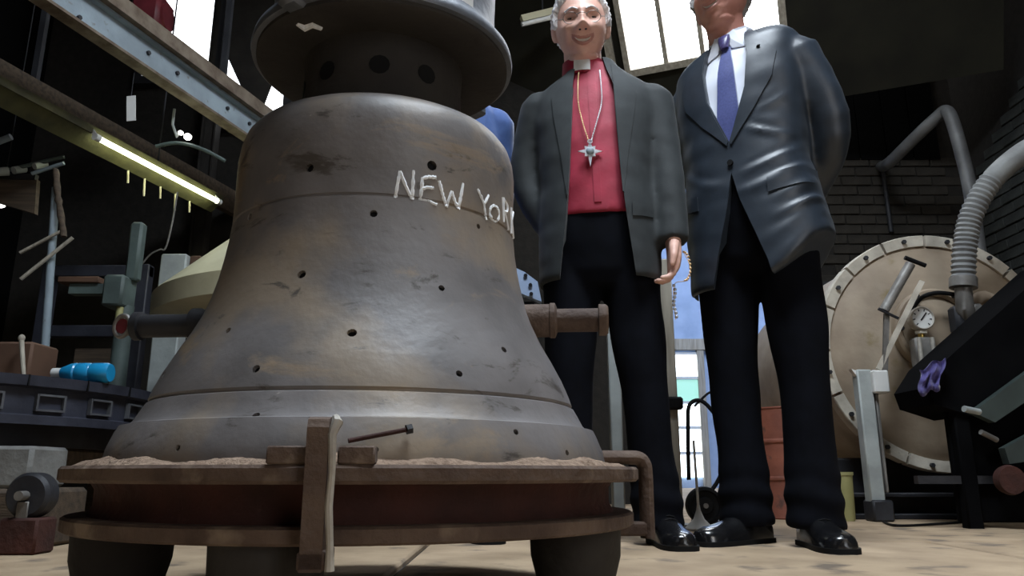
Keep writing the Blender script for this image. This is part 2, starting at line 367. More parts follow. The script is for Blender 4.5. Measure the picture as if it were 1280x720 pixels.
# daylit roof-side window behind the men, set in a sloping panel
BL = aty(789, 87, 5.0); BR = atz(976, 50, BL.z)
ud = (BR - BL).normalized(); WW = (BR - BL).length; nd = ud.cross(Vector((0, 0, 1))).normalized()
if nd.y > 0: nd = -nd
best = None
for k in range(-10, 61):
    t = rad(k); v = Vector((0, 0, 1)) * math.cos(t) + nd * math.sin(t); q = BL + v * .45
    yc = q.y * math.cos(PITCH) + (q.z - CAMH) * math.sin(PITCH); px = 640 + FPX * q.x / yc; py = 360 - FPX * (-q.y * math.sin(PITCH) + (q.z - CAMH) * math.cos(PITCH)) / yc
    e = abs((px - 789) / (py - 87) - .17)
    if best is None or e < best[0]: best = (e, t, v)
vd = best[2]; WH = (ZC - .06 - BL.z) / vd.z; wn = ud.cross(vd).normalized()
if wn.y > 0: wn = -wn
def wq(a0, a1, b0, b1, n0, n1):
    P = [BL + ud * a + vd * b + wn * n0 for a, b in ((a0, b0), (a1, b0), (a1, b1), (a0, b1))]; return prism(P, wn * (n1 - n0))
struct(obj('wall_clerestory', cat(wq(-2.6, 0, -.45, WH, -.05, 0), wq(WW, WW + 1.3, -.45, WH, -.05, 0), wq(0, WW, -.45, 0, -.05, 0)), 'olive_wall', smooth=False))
w1 = struct(obj('window_1', cat(wq(-.04, 0, -.04, WH, -.03, .04), wq(WW, WW + .05, -.04, WH, -.03, .04), wq(0, WW, -.05, 0, -.03, .04)), 'timber', smooth=False))
for k in range(4):
    a0 = WW * k / 4 + (.012 if k else 0); a1 = WW * (k + 1) / 4 - (.012 if k < 3 else 0)
    obj('pane', wq(a0, a1, .005, WH, -.02, -.01), PANE, w1, smooth=False)
    if k: obj('glazing_bar', wq(WW * k / 4 - .016, WW * k / 4 + .016, 0, WH, -.03, .03), 'timber', w1, smooth=False)
struct(obj('trim_2', wq(-.16, -.10, -.45, WH, 0, .03), 'timber', smooth=False))
# left high window
for nm, xa, xb, yb in (('window_2', 196, 276, 100), ('window_6', 284, 362, 156)):
    a = aty(xa, -18, Y1 - .03); b = aty(xb, yb, Y1 - .03); b.x = aty(xb, 60, Y1 - .03).x
    w2 = struct(obj(nm, cat(box(((a.x + b.x) / 2, Y1 - .05, b.z - .03), (b.x - a.x + .12, .08, .06)), box(((a.x + b.x) / 2, Y1 - .05, a.z + .03), (b.x - a.x + .12, .08, .06)),
        box((a.x - .03, Y1 - .05, (a.z + b.z) / 2), (.06, .08, a.z - b.z)), box((b.x + .03, Y1 - .05, (a.z + b.z) / 2), (.06, .08, a.z - b.z))), 'darksteel', smooth=False))
    obj('pane', box(((a.x + b.x) / 2, Y1 - .03, (a.z + b.z) / 2), (b.x - a.x - .01, .02, a.z - b.z)), PANE2, w2, smooth=False)
# roof lights overhead and unseen glazed entrance added behind the camera for front fill
def rooflight(name, cx, cy, sx, sy, n):
    o = struct(obj(name, cat(box((cx, cy - sy / 2 - .03, ZC - .04), (sx + .12, .06, .08)), box((cx, cy + sy / 2 + .03, ZC - .04), (sx + .12, .06, .08)),
        box((cx - sx / 2 - .03, cy, ZC - .04), (.06, sy, .08)), box((cx + sx / 2 + .03, cy, ZC - .04), (.06, sy, .08))), 'darksteel', smooth=False))
    for k in range(n): obj('pane', box((cx - sx / 2 + sx * (k + .5) / n, cy, ZC - .02), (sx / n - .03, sy, .02)), PANE2, o, smooth=False)
rooflight('window_3', .45, 1.05, 1.5, 1.3, 3)
rooflight('window_4', 1.55, 3.6, .9, .9, 2)
rooflight('window_5', 3.0, 8.4, 3.3, 3.1, 4)
bpy.data.objects['window_5'].location.z = HZ - ZC
d2 = struct(obj('fill_door', cat(box((1.55, Y0 + .03, 1.3), (.08, .06, 2.6)), box((2.85, Y0 + .03, 1.3), (.08, .06, 2.6)), box((2.2, Y0 + .03, 2.6), (1.38, .06, .08))), 'darksteel', smooth=False))  # unseen door added to carry the front fill
for k in range(2): obj('pane', box((1.9 + .62 * k, Y0 + .02, 1.35), (.58, .03, 2.35)), PANE2, d2, smooth=False)
# ============================================================ BELL MOULD
AZ = rad(-10.5); BD = 1.35; BC = Vector((BD * math.sin(AZ), BD * math.cos(AZ), 0))
bell = thing('bell_mould', 'huge grey iron bell mould with NEW YORK chalked on its shoulder', 'bell', BC)
def bl(m): return m      # local frame: z axis is the bell axis, world orientation
prof = [(.36, .205), (.401, .205), (.402, .216), (.398, .235), (.389, .258), (.384, .268), (.372, .270), (.366, .276), (.358, .292), (.352, .303), (.3475, .305), (.3475, .3075), (.349, .310), (.345, .322),
        (.332, .352), (.314, .385), (.297, .416), (.283, .447), (.272, .478), (.263, .512), (.256, .548), (.2515, .58), (.2495, .607), (.2465, .6085), (.2465, .611), (.2490, .6125), (.2485, .65), (.2490, .69), (.2485, .725), (.2455, .752),
        (.239, .772), (.228, .787), (.212, .797), (.190, .803), (.150, .805), (.06, .805)]
pp = [prof[0]]
for (r0, z0), (r1, z1) in zip(prof, prof[1:]):
    n = max(1, int(math.hypot(r1 - r0, z1 - z0) / .012))
    for k in range(1, n + 1): pp.append((r0 + (r1 - r0) * k / n, z0 + (z1 - z0) * k / n))
shell = lathe(pp, 192)
V = shell[0]; r_ = np.hypot(V[:, 0], V[:, 1]); nz = vnoise(V, 28, 1) * .0010 + vnoise(V, 75, 2) * .0006
nz += -.0035 * np.exp(-((V[:, 2] - .285) / .02) ** 2) * np.clip(vnoise(V, 45, 5), 0, 1)
V[:, 0] *= 1 + nz / np.maximum(r_, .05); V[:, 1] *= 1 + nz / np.maximum(r_, .05)
tree = bvh(shell); eye = Vector((0, 0, CAMH)) - BC
def onbell(px, py):
    d = Vector(ray(px, py)).normalized(); h = tree.ray_cast(eye, d); return h[0], h[1]
holes = [(387, 210, 8), (540, 207, 8), (467, 267, 7), (377, 343, 8), (552, 360, 6), (440, 416, 8), (320, 461, 7), (285, 413, 6), (574, 467, 6), (630, 437, 6), (598, 283, 5), (222, 560, 5), (645, 540, 5), (709, 566, 5), (320, 519, 6), (312, 271, 7), (470, 562, 4), (205, 468, 6)]
cuts = []
for px, py, s in holes:
    p, n = onbell(px, py)
    if p is None: continue
    rr = s * .00082; pts = [p + n * .02, p - n * .035]
    cuts.append(tube(pts, (rr, rr * (1.7 if py == 207 else 1.1)), 10))
shell2 = boolean(shell, [cat(*cuts)])
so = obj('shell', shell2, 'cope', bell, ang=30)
for k, c in enumerate(cuts):          # black plug puts shade into the bottom of each vent
    px, py, s = holes[k]; p, n = onbell(px, py); obj('vent_shade', tube([p - n * .006, p - n * .03], s * .00076, 10), 'blackrub', bell)
# chalk lettering following the surface
def stroke(pts, r=.0034):
    q = []
    for i in range(len(pts) - 1):
        for k in range(6):
            t = k / 6; q.append((pts[i][0] * (1 - t) + pts[i + 1][0] * t, pts[i][1] * (1 - t) + pts[i + 1][1] * t))
    q.append(pts[-1]); W = []
    for a, b in q:
        p, n = onbell(a, b)
        if p is not None and p.y < 0.2: W.append(p - n * .0014)
    return tube(W, [r * R.uniform(.75, 1.15) for _ in W], 6) if len(W) > 2 else None
ov = [(618 + 6 * math.cos(t), 267 + 10 * math.sin(t) + 1.2 * math.cos(t)) for t in np.linspace(0, 2 * PI, 12)]
ST = [[(494, 248), (497, 230), (500, 214)], [(500, 214), (507, 232), (515, 249)], [(515, 250), (516, 232), (517, 213)], [(528, 223), (536, 221), (545, 222)], [(527, 236), (534, 234), (542, 235)], [(526, 249), (535, 251), (546, 256)], [(528, 222), (527, 236), (525, 250)],
      [(549, 226), (553, 242), (558, 259)], [(558, 259), (561, 249), (565, 239)], [(565, 239), (568, 250), (573, 262)], [(573, 262), (576, 246), (579, 229)], [(597, 236), (601, 245), (605, 254)], [(611, 244), (606, 254)], [(605, 254), (606, 264), (608, 275)], ov]
ms = [x for x in (stroke(s) for s in ST) if x is not None]
def cyl(th, z): 
    r = .2480; return Vector((r * math.sin(th), -r * math.cos(th), z))
thO = math.atan2(onbell(624, 272)[0].x, -onbell(624, 272)[0].y)
def cst(pts): return tube([cyl(thO + a, b) for a, b in smoothpath([(x, y, 0) for x, y in pts], 4) for a, b in [(a, b)]] if False else [cyl(thO + p.x, p.y) for p in smoothpath([(x, y, 0) for x, y in pts], 4)], .003, 6)
ms += [cst([(.07, .662), (.075, .618)]), cst([(.07, .660), (.15, .655), (.14, .642), (.075, .638)]), cst([(.10, .638), (.18, .612)]), cst([(.26, .66), (.265, .612)]), cst([(.36, .66), (.265, .636)]), cst([(.28, .636), (.38, .612)])]
lo = obj('chalk_lettering', cat(*ms), 'chalk', bell); lo['label'] = 'white hand-chalked lettering reading NEW YORK'
# neck and cap; shade on neck and underside put into their dark colour
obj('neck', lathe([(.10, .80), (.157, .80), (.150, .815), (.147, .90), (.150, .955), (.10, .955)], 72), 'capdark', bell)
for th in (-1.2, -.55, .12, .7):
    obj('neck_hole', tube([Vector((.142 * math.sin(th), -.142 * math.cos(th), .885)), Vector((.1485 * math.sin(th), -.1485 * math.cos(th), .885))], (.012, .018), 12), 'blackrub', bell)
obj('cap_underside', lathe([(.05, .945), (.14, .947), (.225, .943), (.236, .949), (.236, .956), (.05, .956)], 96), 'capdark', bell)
cap = obj('cap_flange', lathe([(.05, .956), (.237, .956), (.245, .957), (.2465, .964), (.244, .976), (.236, .984), (.222, .995), (.213, 1.02), (.211, 1.06), (.213, 1.12), (.19, 1.14), (.05, 1.14)], 120), 'cap', bell)
for th in (-.50, 2.4, -2.2):
    p = Vector((.238 * math.sin(th), -.238 * math.cos(th), 0))
    lug = obj('cap_lug', rot(mv(bbox((0, 0, 0), (.042, .05, .14), .006), (p.x, p.y, 1.02)), th, 'Z', (p.x, p.y, 1.02)), 'cap', bell)
pv = [(r * math.sin(t), -r * math.cos(t), z) for t in np.linspace(.62, .95, 9) for r, z in ((.217, 1.0), (.217, 1.11), (.209, 1.11), (.209, 1.0))]
obj('pale_plate', (np.array(pv), [(k * 4 + j, k * 4 + (j + 1) % 4, k * 4 + 4 + (j + 1) % 4, k * 4 + 4 + j) for k in range(8) for j in range(4)] + [(0, 1, 2, 3), (35, 34, 33, 32)]), 'white', bell)
tgt = Vector((-.125, -.155, .944)); 
obj('paint_mark', rot(tube([tgt + Vector((-.02, -.003, 0)), tgt + Vector((-.008, .006, -.001)), tgt + Vector((.006, -.004, 0)), tgt + Vector((.02, .006, 0))], [.004, .007, .006, .004], 6), .15), 'chalk', bell)
# trunnions across the waist
ta = rad(-4); td = Vector((math.cos(ta), math.sin(ta), 0)); tz = .460
def on_axis(prof, sgn, seg=40):
    m = lathe(prof, seg); A = td * sgn; q = Vector((0, 0, 1)).rotation_difference(A).to_matrix().to_4x4()
    return mv(xf(m, q), (0, 0, tz))
tr = obj('trunnion', on_axis([(.01, .20), (.029, .20), (.029, .312), (.031, .314), (.031, .322), (.0265, .324), (.0205, .326), (.0205, .397), (.0275, .398), (.0275, .410), (.024, .414), (.005, .414)], 1), 'rust', bell)
tl = obj('trunnion', on_axis([(.01, .20), (.029, .20), (.029, .312), (.031, .316), (.031, .330), (.021, .332), (.021, .425), (.026, .427), (.026, .439), (.01, .439)], -1), 'darksteel', bell)
obj('pipe_ring', on_axis([(.010, .439), (.013, .439), (.013, .447), (.010, .447)], -1), 'darksteel', tl)
ec = td * -.462 + Vector((0, -.004, tz))
obj('eye_ring', tube([ec + Vector((.0165 * math.cos(a), -.006 * math.cos(a), .0195 * math.sin(a))) for a in np.linspace(0, 2 * PI, 30)], .0042, 10, False), 'steel', tl)
obj('red_plug', tube([ec + Vector((0, -.002, 0)), ec + Vector((.004, .010, 0))], (.0135, .0165), 20), 'redpaint', tl)
# base ring: two flanges with a recessed web between, on four feet
RB = [(.405, .188), (.450, .188), (.4545, .192), (.4545, .206), (.451, .210), (.405, .210)]
ufl = obj('base_ring', lathe(RB + [(.36, .210), (.36, .188)], 160, True), 'rust', bell, ang=30)
obj('lower_flange', lathe([(.36, .121), (.440, .121), (.4445, .124), (.4445, .139), (.440, .142), (.36, .142)], 160, True), 'rust', bell, ang=30)
obj('web', lathe([(.36, .14), (.414, .14), (.406, .155), (.406, .178), (.414, .19), (.36, .19)], 128, True), 'darkred', bell)  # dark red colour stands for red-tinted shadow between the flanges
fth = rad(-8); fv = Vector((.36 * math.sin(fth), -.36 * math.cos(fth), 0)); fw = (fv + BC).normalized(); tt_ = -2 * fv.dot(fw)
fpos = [Vector((.36 * math.sin(t), -.36 * math.cos(t), 0)) for t in (rad(-62), rad(72))] + [fv, fv + fw * tt_]
for p in fpos:
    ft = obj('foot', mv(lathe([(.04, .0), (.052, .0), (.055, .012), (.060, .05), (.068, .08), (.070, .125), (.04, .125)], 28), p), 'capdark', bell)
# sand spilled on the flange
th = np.linspace(0, 2 * PI, 420, endpoint=False); Vs = []; Fs = []
for k, t in enumerate(th):
    h_ = .0075 + .004 * math.sin(t * 7 + 1) + .0035 * math.sin(t * 19) + .002 * R.random(); h_ = max(.001, h_ * .55); ro = .434 + .006 * math.sin(t * 11) + .004 * math.sin(t * 37) 
    for (r, z) in ((.396, .2085), (.399, .212 + h_ * 1.5), (.410, .212 + h_), ((.410 + ro) / 2, .211 + h_ * .7 + .002 * R.random()), (ro, .2088)):
        Vs.append((r * math.sin(t), -r * math.cos(t), z))
for k in range(420):
    k2 = (k + 1) % 420
    for j in range(4): Fs.append((k * 5 + j, k * 5 + j + 1, k2 * 5 + j + 1, k2 * 5 + j))
sd = obj('sand', (np.array(Vs), Fs), 'sand', bell, ang=60); sd['kind'] = 'stuff'; sd['label'] = 'brown loam sand spilled along the flange'
# clamps, packing blocks, bolt
def ringpt(th, r, z): return BC + Vector((r * math.sin(th), -r * math.cos(th), z))
pc = ringpt(0, .4545, 0); 
def az_for(px, py, r):
    best = None
    for k in range(-1200, 1201):
        th = k / 1200 * PI / 1.5; q = ringpt(th, r, CAMH); p = 640 + FPX * q.x / (q.y * math.cos(PITCH)); 
        if q.y < BC.y - .05:
            e = abs(p - px)
            if best is None or e < best[0]: best = (e, th)
    return best[1]
th = az_for(400, 620, .47); o_ = ringpt(th, 0, 0)
def radial(m, th, at): return xf(m, Matrix.Translation(at) @ Matrix.Rotation(th, 4, 'Z'))     # local: -Y outward, X tangential
cl = thing('flat_bar_clamp', 'rusty flat-bar clamp hooked upright over the front of the bell mould base', 'clamp', ringpt(th, .468, .0))
def C(m): return sub(radial(m, th, o_), cl)
def hook(x0, x1):
    P = [(x0, -.4565, .098), (x0, -.4565, .234), (x0, -.430, .234), (x0, -.430, .256), (x0, -.448, .2605), (x0, -.462, .262), (x0, -.472, .259), (x0, -.476, .250), (x0, -.476, .098)]
    return prism(P, (x1 - x0, 0, 0))
obj('upright_bar', C(hook(-.016, .008)), 'rust', cl, smooth=False)
obj('edge_highlight', C(tube([(.0125, -.463, .262), (.016, -.470, .256), (.0115, -.474, .242), (.0135, -.474, .20), (.012, -.474, .165), (.0155, -.474, .125), (.0165, -.474, .099)], [.004, .0065, .005, .0038, .0045, .004, .0055], 8)), 'bright_edge', cl)  # pale bead paints the highlight along the bar's right edge
obj('lower_jaw', C(bbox((-.004, -.44, .109), (.03, .072, .0215), .003)), 'rust', cl)
for dx, ln, nm in ((-.041, .046, 0), (.036, .042, 1)):
    one('packing_block', radial(bbox((dx, -.435, .2205), (ln, .034, .0205), .002), th, o_), 'rust', ['rusty packing block on the ring left by the upright clamp hook', 'rusty packing block under the long loose bolt'][nm], 'block')
b0 = radial((np.array([(.022, -.418, .2375), (.088, -.395, .252)]), []), th, o_)[0]
bt = thing('loose_bolt', 'long dark rusty bolt lying slantwise against the bell mould foot', 'bolt', b0[0])
obj('shank', sub(tube([b0[0], b0[1]], .003, 10), bt), 'darkred', bt); dv = Vector(b0[1] - b0[0]).normalized()
obj('bolt_head', sub(tube([Vector(b0[1]), Vector(b0[1]) + dv * .007], .0065, 6), bt), 'darksteel', bt)
# bent bar clamp at the side of the ring
def bent(th, name, label):
    o2 = ringpt(th, 0, 0); c2 = thing(name, label, 'clamp', ringpt(th, .47, 0)); 
    P = smoothpath([(0, -.405, .2275), (0, -.44, .2275), (0, -.470, .2265), (0, -.481, .217), (0, -.4835, .20), (0, -.4835, .15), (0, -.4835, .11), (0, -.4835, .092)], 5)
    obj('bent_bar', sub(radial(tube(P, [(.019, .0125)] * len(P), 14), th, o2), c2), 'rust', c2)
    obj('lower_jaw', sub(radial(bbox((0, -.45, .108), (.034, .08, .0235), .004), th, o2), c2), 'rust', c2)
bent(rad(96), 'bent_bar_clamp', 'grey-brown bent-bar clamp hooked over the base ring beside the black shoes')
# ============================================================ PEOPLE
def gauss(P, c, s, d):
    e = np.exp(-.5 * (((P - np.array(c)) / np.array(s)) ** 2).sum(1)); return e[:, None] * np.array(d)
def head_mesh(smile=1.0):
    V, F = ellipsoid((0, 0, 0), (1, 1, 1), 120, 90); D = V.copy()
    P = D * np.array([.077, .098, .118])
    low = np.clip(-P[:, 2] / .118, 0, 1); P[:, 0] *= 1 - .20 * low ** 1.5; P[:, 1] += -.012 * low * (D[:, 1] < 0)
    back = np.clip(D[:, 1], 0, 1) * low; P[:, 1] -= back * .055; P[:, 2] += back * .03
    B = P.copy(); O = np.zeros_like(P)
    for sx in (-1, 1):
        O += gauss(B, (sx * .033, -.085, .008), (.015, .025, .0105), (0, .013, 0))
        O += gauss(B, (sx * .032, -.09, .028), (.020, .02, .007), (0, -.006, -.001))
        O += gauss(B, (sx * .044, -.072, -.026), (.017, .03, .014), (sx * .004, -.011 * smile, .002))
        O += gauss(B, (sx * .013, -.095, -.031), (.006, .02, .006), (sx * .002, -.010, 0))
        O += gauss(B, (sx * .034, -.082, -.050), (.006, .02, .016), (0, .006 * smile, 0))
        O += gauss(B, (sx * .052, -.05, -.075), (.016, .03, .018), (sx * .004, -.002, 0))
    O += gauss(B, (0, -.097, .006), (.008, .02, .018), (0, -.011, 0))
    O += gauss(B, (0, -.097, -.012), (.009, .02, .012), (0, -.014, 0))
    O += gauss(B, (0, -.097, -.024), (.0105, .025, .0075), (0, -.025, .0015))
    O += gauss(B, (0, -.09, -.062), (.028, .02, .018), (0, -.006, 0))
    O += gauss(B, (0, -.085, -.060), (.024, .02, .0055), (0, .010, 0))
    O += gauss(B, (0, -.085, -.082), (.018, .02, .006), (0, .004, 0))
    O += gauss(B, (0, -.075, -.103), (.022, .03, .014), (0, -.013, -.004))
    P = P + O
    return P, F
def face_y(tree, x, z):
    h = tree.ray_cast(Vector((x, -.4, z)), Vector((0, 1, 0))); return h[0].y if h[0] is not None else -.08
def build_head(skin, glasses, hair, nb):
    hm = head_mesh(); t = bvh(hm)
    def lipc(z0, k, w, off):
        pts = []
        for x in np.linspace(-w, w, 9): z = z0 + k * (x / w) ** 2; pts.append(Vector((x, face_y(t, x, z) + off, z)))
        return pts
    up = lipc(-.0545, .0075, .031, .0005); lw = lipc(-.0715, .0235, .031, .0005)
    lips = [tube(up, [.0012, .003, .0038, .0042, .0038, .0042, .0038, .003, .0012], 10), tube(lw, [.0012, .003, .0045, .0052, .0055, .0052, .0045, .003, .0012], 10)]
    ears = []
    for s in (-1, 1):
        e = ellipsoid((0, 0, 0), (.010, .020, .033), 20, 14); e = rot(rot(e, s * -.35, 'Z'), .15, 'X'); ears.append(mv(e, (s * .079, .008, -.004)))
        ears.append(mv(rot(ellipsoid((0, 0, 0), (.007, .011, .012), 14, 10), s * -.2, 'Z'), (s * .074, .002, -.028)))
    neck = tube(smoothpath([(0, .004, -.04), Vector((0, .010, -.085)).lerp(nb, .10), Vector((0, .014, -.09)).lerp(nb, .55), nb], 4), [(.056, .060)] * 13, 28)
    jowl = ellipsoid((0, -.028, -.098), (.045, .045, .022), 24, 14)
    full = remesh(cat(hm, neck, jowl, *ears, *lips), .0022, 2, .5)
    V, F = full
    # lip faces get the lip material
    mi = np.zeros(len(F), int); cen = np.array([V[list(f)].mean(0) for f in F])
    LP = np.array([tuple(p) for p in smoothpath(up, 4) + smoothpath(lw, 4)])
    near = (np.abs(cen[:, 0]) < .032) & (cen[:, 1] < -.05) & (cen[:, 2] < -.035) & (cen[:, 2] > -.08)
    idx = np.where(near)[0]
    if len(idx):
        d = np.sqrt(((cen[idx][:, None, :] - LP[None]) ** 2).sum(2)).min(1); mi[idx[d < .0052]] = 1
    parts = []
    teeth = []
    n = 9
    tp = [];
    for x in np.linspace(-.024, .024, 13):
        q = (x / .03) ** 2; zt = -.0545 + .0075 * q - .002; zb = -.0715 + .0235 * q + .004; y = face_y(t, x, (zt + zb) / 2) - .0022
        tp += [(x, y, zt), (x, y - .0005, zb), (x, y + .006, zb), (x, y + .006, zt)]
    tf = []
    for k in range(12):
        for j in range(4): tf.append((k * 4 + j, k * 4 + (j + 1) % 4, k * 4 + 4 + (j + 1) % 4, k * 4 + 4 + j))
    parts.append(('teeth', (np.array(tp), tf), 'teeth'))
    for s in (-1, 1):
        yc = face_y(t, s * .032, .006) + .0085
        parts.append(('eye', ellipsoid((s * .032, yc, .005), (.0115, .0115, .0044), 16, 12), 'eye'))
        parts.append(('iris', ellipsoid((s * .031, yc - .0085, .004), (.0046, .0036, .0036), 12, 8), 'iris'))
        bp = [Vector((s * x, face_y(t, s * x, z) - .0012, z)) for x, z in ((.012, .024), (.022, .030), (.034, .031), (.048, .024))]
        parts.append(('eyebrow', tube(smoothpath(bp, 3), [(.0042, .0026)] * 10, 8), hair))
    for s in (-1, 1): parts.append(('nostril', ellipsoid((s * .0085, face_y(t, s * .0085, -.0375) - .001, -.0375), (.0038, .006, .0022), 10, 8), 'iris'))
    # hair: closed cap that emerges from the skull only where hair grows
    Vh, Fh = ellipsoid((0, 0, 0), (1, 1, 1), 110, 80); D = Vh.copy()
    base = D * np.array([.077, .098, .118]); low = np.clip(-base[:, 2] / .118, 0, 1); base[:, 0] *= 1 - .20 * low ** 1.5
    back = np.clip(D[:, 1], 0, 1) * low; base[:, 1] -= back * .055; base[:, 2] += back * .03
    line = np.where(D[:, 1] < 0, .50 + .25 * np.clip(-D[:, 1] - .25, -1, 1) - .1 * np.abs(D[:, 0]) ** 3 * 3, .5 - .95 * np.clip(D[:, 1] * 1.6 + .1, 0, 1.2))
    side = np.abs(D[:, 0]) > .80
    line = np.where(side & (D[:, 1] > -.42), np.minimum(line, -.05 - .3 * np.clip(D[:, 1], 0, 1)), line)
    k = np.clip((D[:, 2] - line) / .10, -1, 1)
    th = np.where(k > 0, .003 + .011 * k, .03 * k) + np.where(k > .2, .0022 * vnoise(base, 260, 9) + .0018 * np.sin(np.arctan2(D[:, 0], D[:, 2] + .3) * 60), 0)
    hv = base + D * th[:, None]
    parts.append(('hair', (hv, Fh), hair))
    if glasses:
        g = []
        for s in (-1, 1):
            rim = [Vector((s * .033 + .021 * math.cos(a), face_y(t, s * .033, .0) - .013 + .004 * math.cos(a) * s, .002 + .0165 * math.sin(a))) for a in np.linspace(0, 2 * PI, 24)]
            g.append(tube(rim, .0011, 6, False)); g.append(tube([rim[0] if s > 0 else rim[12], Vector((s * .074, -.06, .010)), Vector((s * .084, .0, .012)), Vector((s * .082, .02, .004))], .0012, 6))
        yb = face_y(t, 0, .006) - .003; g.append(tube(smoothpath([(-.013, yb + .003, .006), (0, yb, .010), (.013, yb + .003, .006)], 4), .0013, 6))
        parts.append(('spectacles', cat(*g), 'lens'))
    return full, mi, parts
def hand_mesh(s, curl=.5):
    # wrist at origin, fingers towards -Z, palm faces -s X (towards the thigh), thumb on the -Y (front) side
    ms = [loft([(.03, 0, .0, .024, .031), (.0, 0, 0, .022, .030), (-.03, 0, 0, .020, .036), (-.06, -s * .002, 0, .0185, .042), (-.088, -s * .006, 0, .015, .041), (-.098, -s * .008, 0, .011, .036)], 24, 2.4)]
    for k, (y, L) in enumerate(((-.031, .072), (-.0105, .080), (.0105, .075), (.031, .060))):
        c = curl * (1 + .12 * k); p = Vector((-s * .006, y, -.085)); pts = [p + Vector((0, -y * .1, .03)), p]; a = .18 + c * .3
        for j, seg in enumerate((.46, .30, .24)):
            p = p + Vector((-s * math.sin(a) * L * seg, y * .04, -math.cos(a) * L * seg)); pts.append(p); a += c * (.75 if j == 0 else .6)
        ms.append(tube(pts, [.0088, .0096, .0092, .0084, .0066], 12)); ms.append(ellipsoid(pts[-1], (.0066, .0066, .0066), 10, 8))
    tp = [Vector((-s * .004, -.024, -.012)), Vector((-s * .012, -.041, -.038)), Vector((-s * .018, -.051, -.066)), Vector((-s * .024, -.050, -.092))]
    ms.append(tube(tp, [.016, .0145, .0115, .0085], 12)); ms.append(ellipsoid(tp[-1], (.0085, .0085, .0085), 10, 8))
    return remesh(cat(*ms), .0024, 3, .5)
def shoe(name, parent, x, y, ang, sc=1.0):
    # sole + upper, toe towards -Y
    secs = []; sole = []
    prof = [(.085, .024, .060, .050), (.08, .034, .068, .052), (.04, .036, .078, .06), (0, .038, .082, .062), (-.04, .040, .070, .05), (-.08, .045, .052, .034), (-.12, .047, .044, .026), (-.15, .044, .040, .022), (-.175, .034, .034, .017), (-.188, .018, .027, .010)]
    V = []; F = []; seg = 20
    for yy, hw, ht, _ in prof:
        for k in range(seg):
            t = 2 * PI * k / seg; c, s = math.cos(t), math.sin(t); zz = .010 + (ht if s > 0 else .0) * max(0, s) ** .8 ; V.append((hw * math.copysign(abs(c) ** .8, c), yy, zz))
    n = len(prof)
    for i in range(n - 1):
        for k in range(seg): k2 = (k + 1) % seg; F.append((i * seg + k, i * seg + k2, (i + 1) * seg + k2, (i + 1) * seg + k))
    F.append(tuple(range(seg))); F.append(tuple((n - 1) * seg + k for k in range(seg)))
    up = (np.array(V), F)
    P = [(hw + .004, yy) for yy, hw, _, _ in prof]; poly = [(a, b - (.004 if b < 0 else -.003), 0) for a, b in P] + [(-a, b - (.004 if b < 0 else -.003), 0) for a, b in reversed(P)]
    T = Matrix.Translation((x, y, 0)) @ Matrix.Rotation(ang, 4, 'Z') @ Matrix.Scale(sc, 4)
    so = obj('shoe', xf(up, T), 'leather', parent, ang=60)
    obj('sole', xf(prism(poly, (0, 0, .013)), T), 'blackrub', so, ang=40)
    lc = [tube([(-.016, yy, .010 + hz), (0, yy - .004, .014 + hz), (.016, yy, .010 + hz)], .002, 6) for yy, hz in ((-.02, .079), (-.04, .069), (-.055, .061))]
    obj('laces', xf(cat(*lc), T), 'blackrub', so)
def folds(m, seed, amp, zs=None):
    V, F = m; V = np.array(V); N = normals(m)
    W = V * np.array([1, 1, .55]); d = vnoise(W, 34, seed) * .55 + vnoise(V * np.array([.7, .7, 1.2]), 60, seed + 1) * .3
    d = np.sign(d) * np.abs(d) ** 1.2
    return V + N * (d * amp)[:, None], F
def drape_grid(tree, rows, off=.004, thick=.004):
    # rows: list of lists of (x, z); each point thrown along +Y onto the garment
    V = []; n = len(rows[0])
    for r in rows:
        for x, z in r:
            h = tree.ray_cast(Vector((x, -.6, z)), Vector((0, 1, 0))); y = h[0].y if h[0] is not None else 0
            V.append((x, y - off, z))
    k = len(V); V += [(x, y + thick, z) for x, y, z in V]; F = []
    m = len(rows)
    for i in range(m - 1):
        for j in range(n - 1):
            a, b, c, d = i * n + j, i * n + j + 1, (i + 1) * n + j + 1, (i + 1) * n + j; F.append((a, b, c, d)); F.append((d + k, c + k, b + k, a + k))
    bd = [j for j in range(n)] + [i * n + n - 1 for i in range(1, m)] + [(m - 1) * n + j for j in range(n - 2, -1, -1)] + [i * n for i in range(m - 2, 0, -1)]
    for a, b in zip(bd, bd[1:] + bd[:1]): F.append((a, a + k, b + k, b))
    return np.array(V), F
def lerp2(a, b, t): return (a[0] + (b[0] - a[0]) * t, a[1] + (b[1] - a[1]) * t)
def strip(tree, inner, outer, nt=24, ns=7, **k):
    # inner / outer: polylines of equal length
    def at(pl, t):
        q = t * (len(pl) - 1); i = min(int(q), len(pl) - 2); return lerp2(pl[i], pl[i + 1], q - i)
    return drape_grid(tree, [[lerp2(at(inner, i / nt), at(outer, i / nt), j / ns) for j in range(ns + 1)] for i in range(nt + 1)], **k)
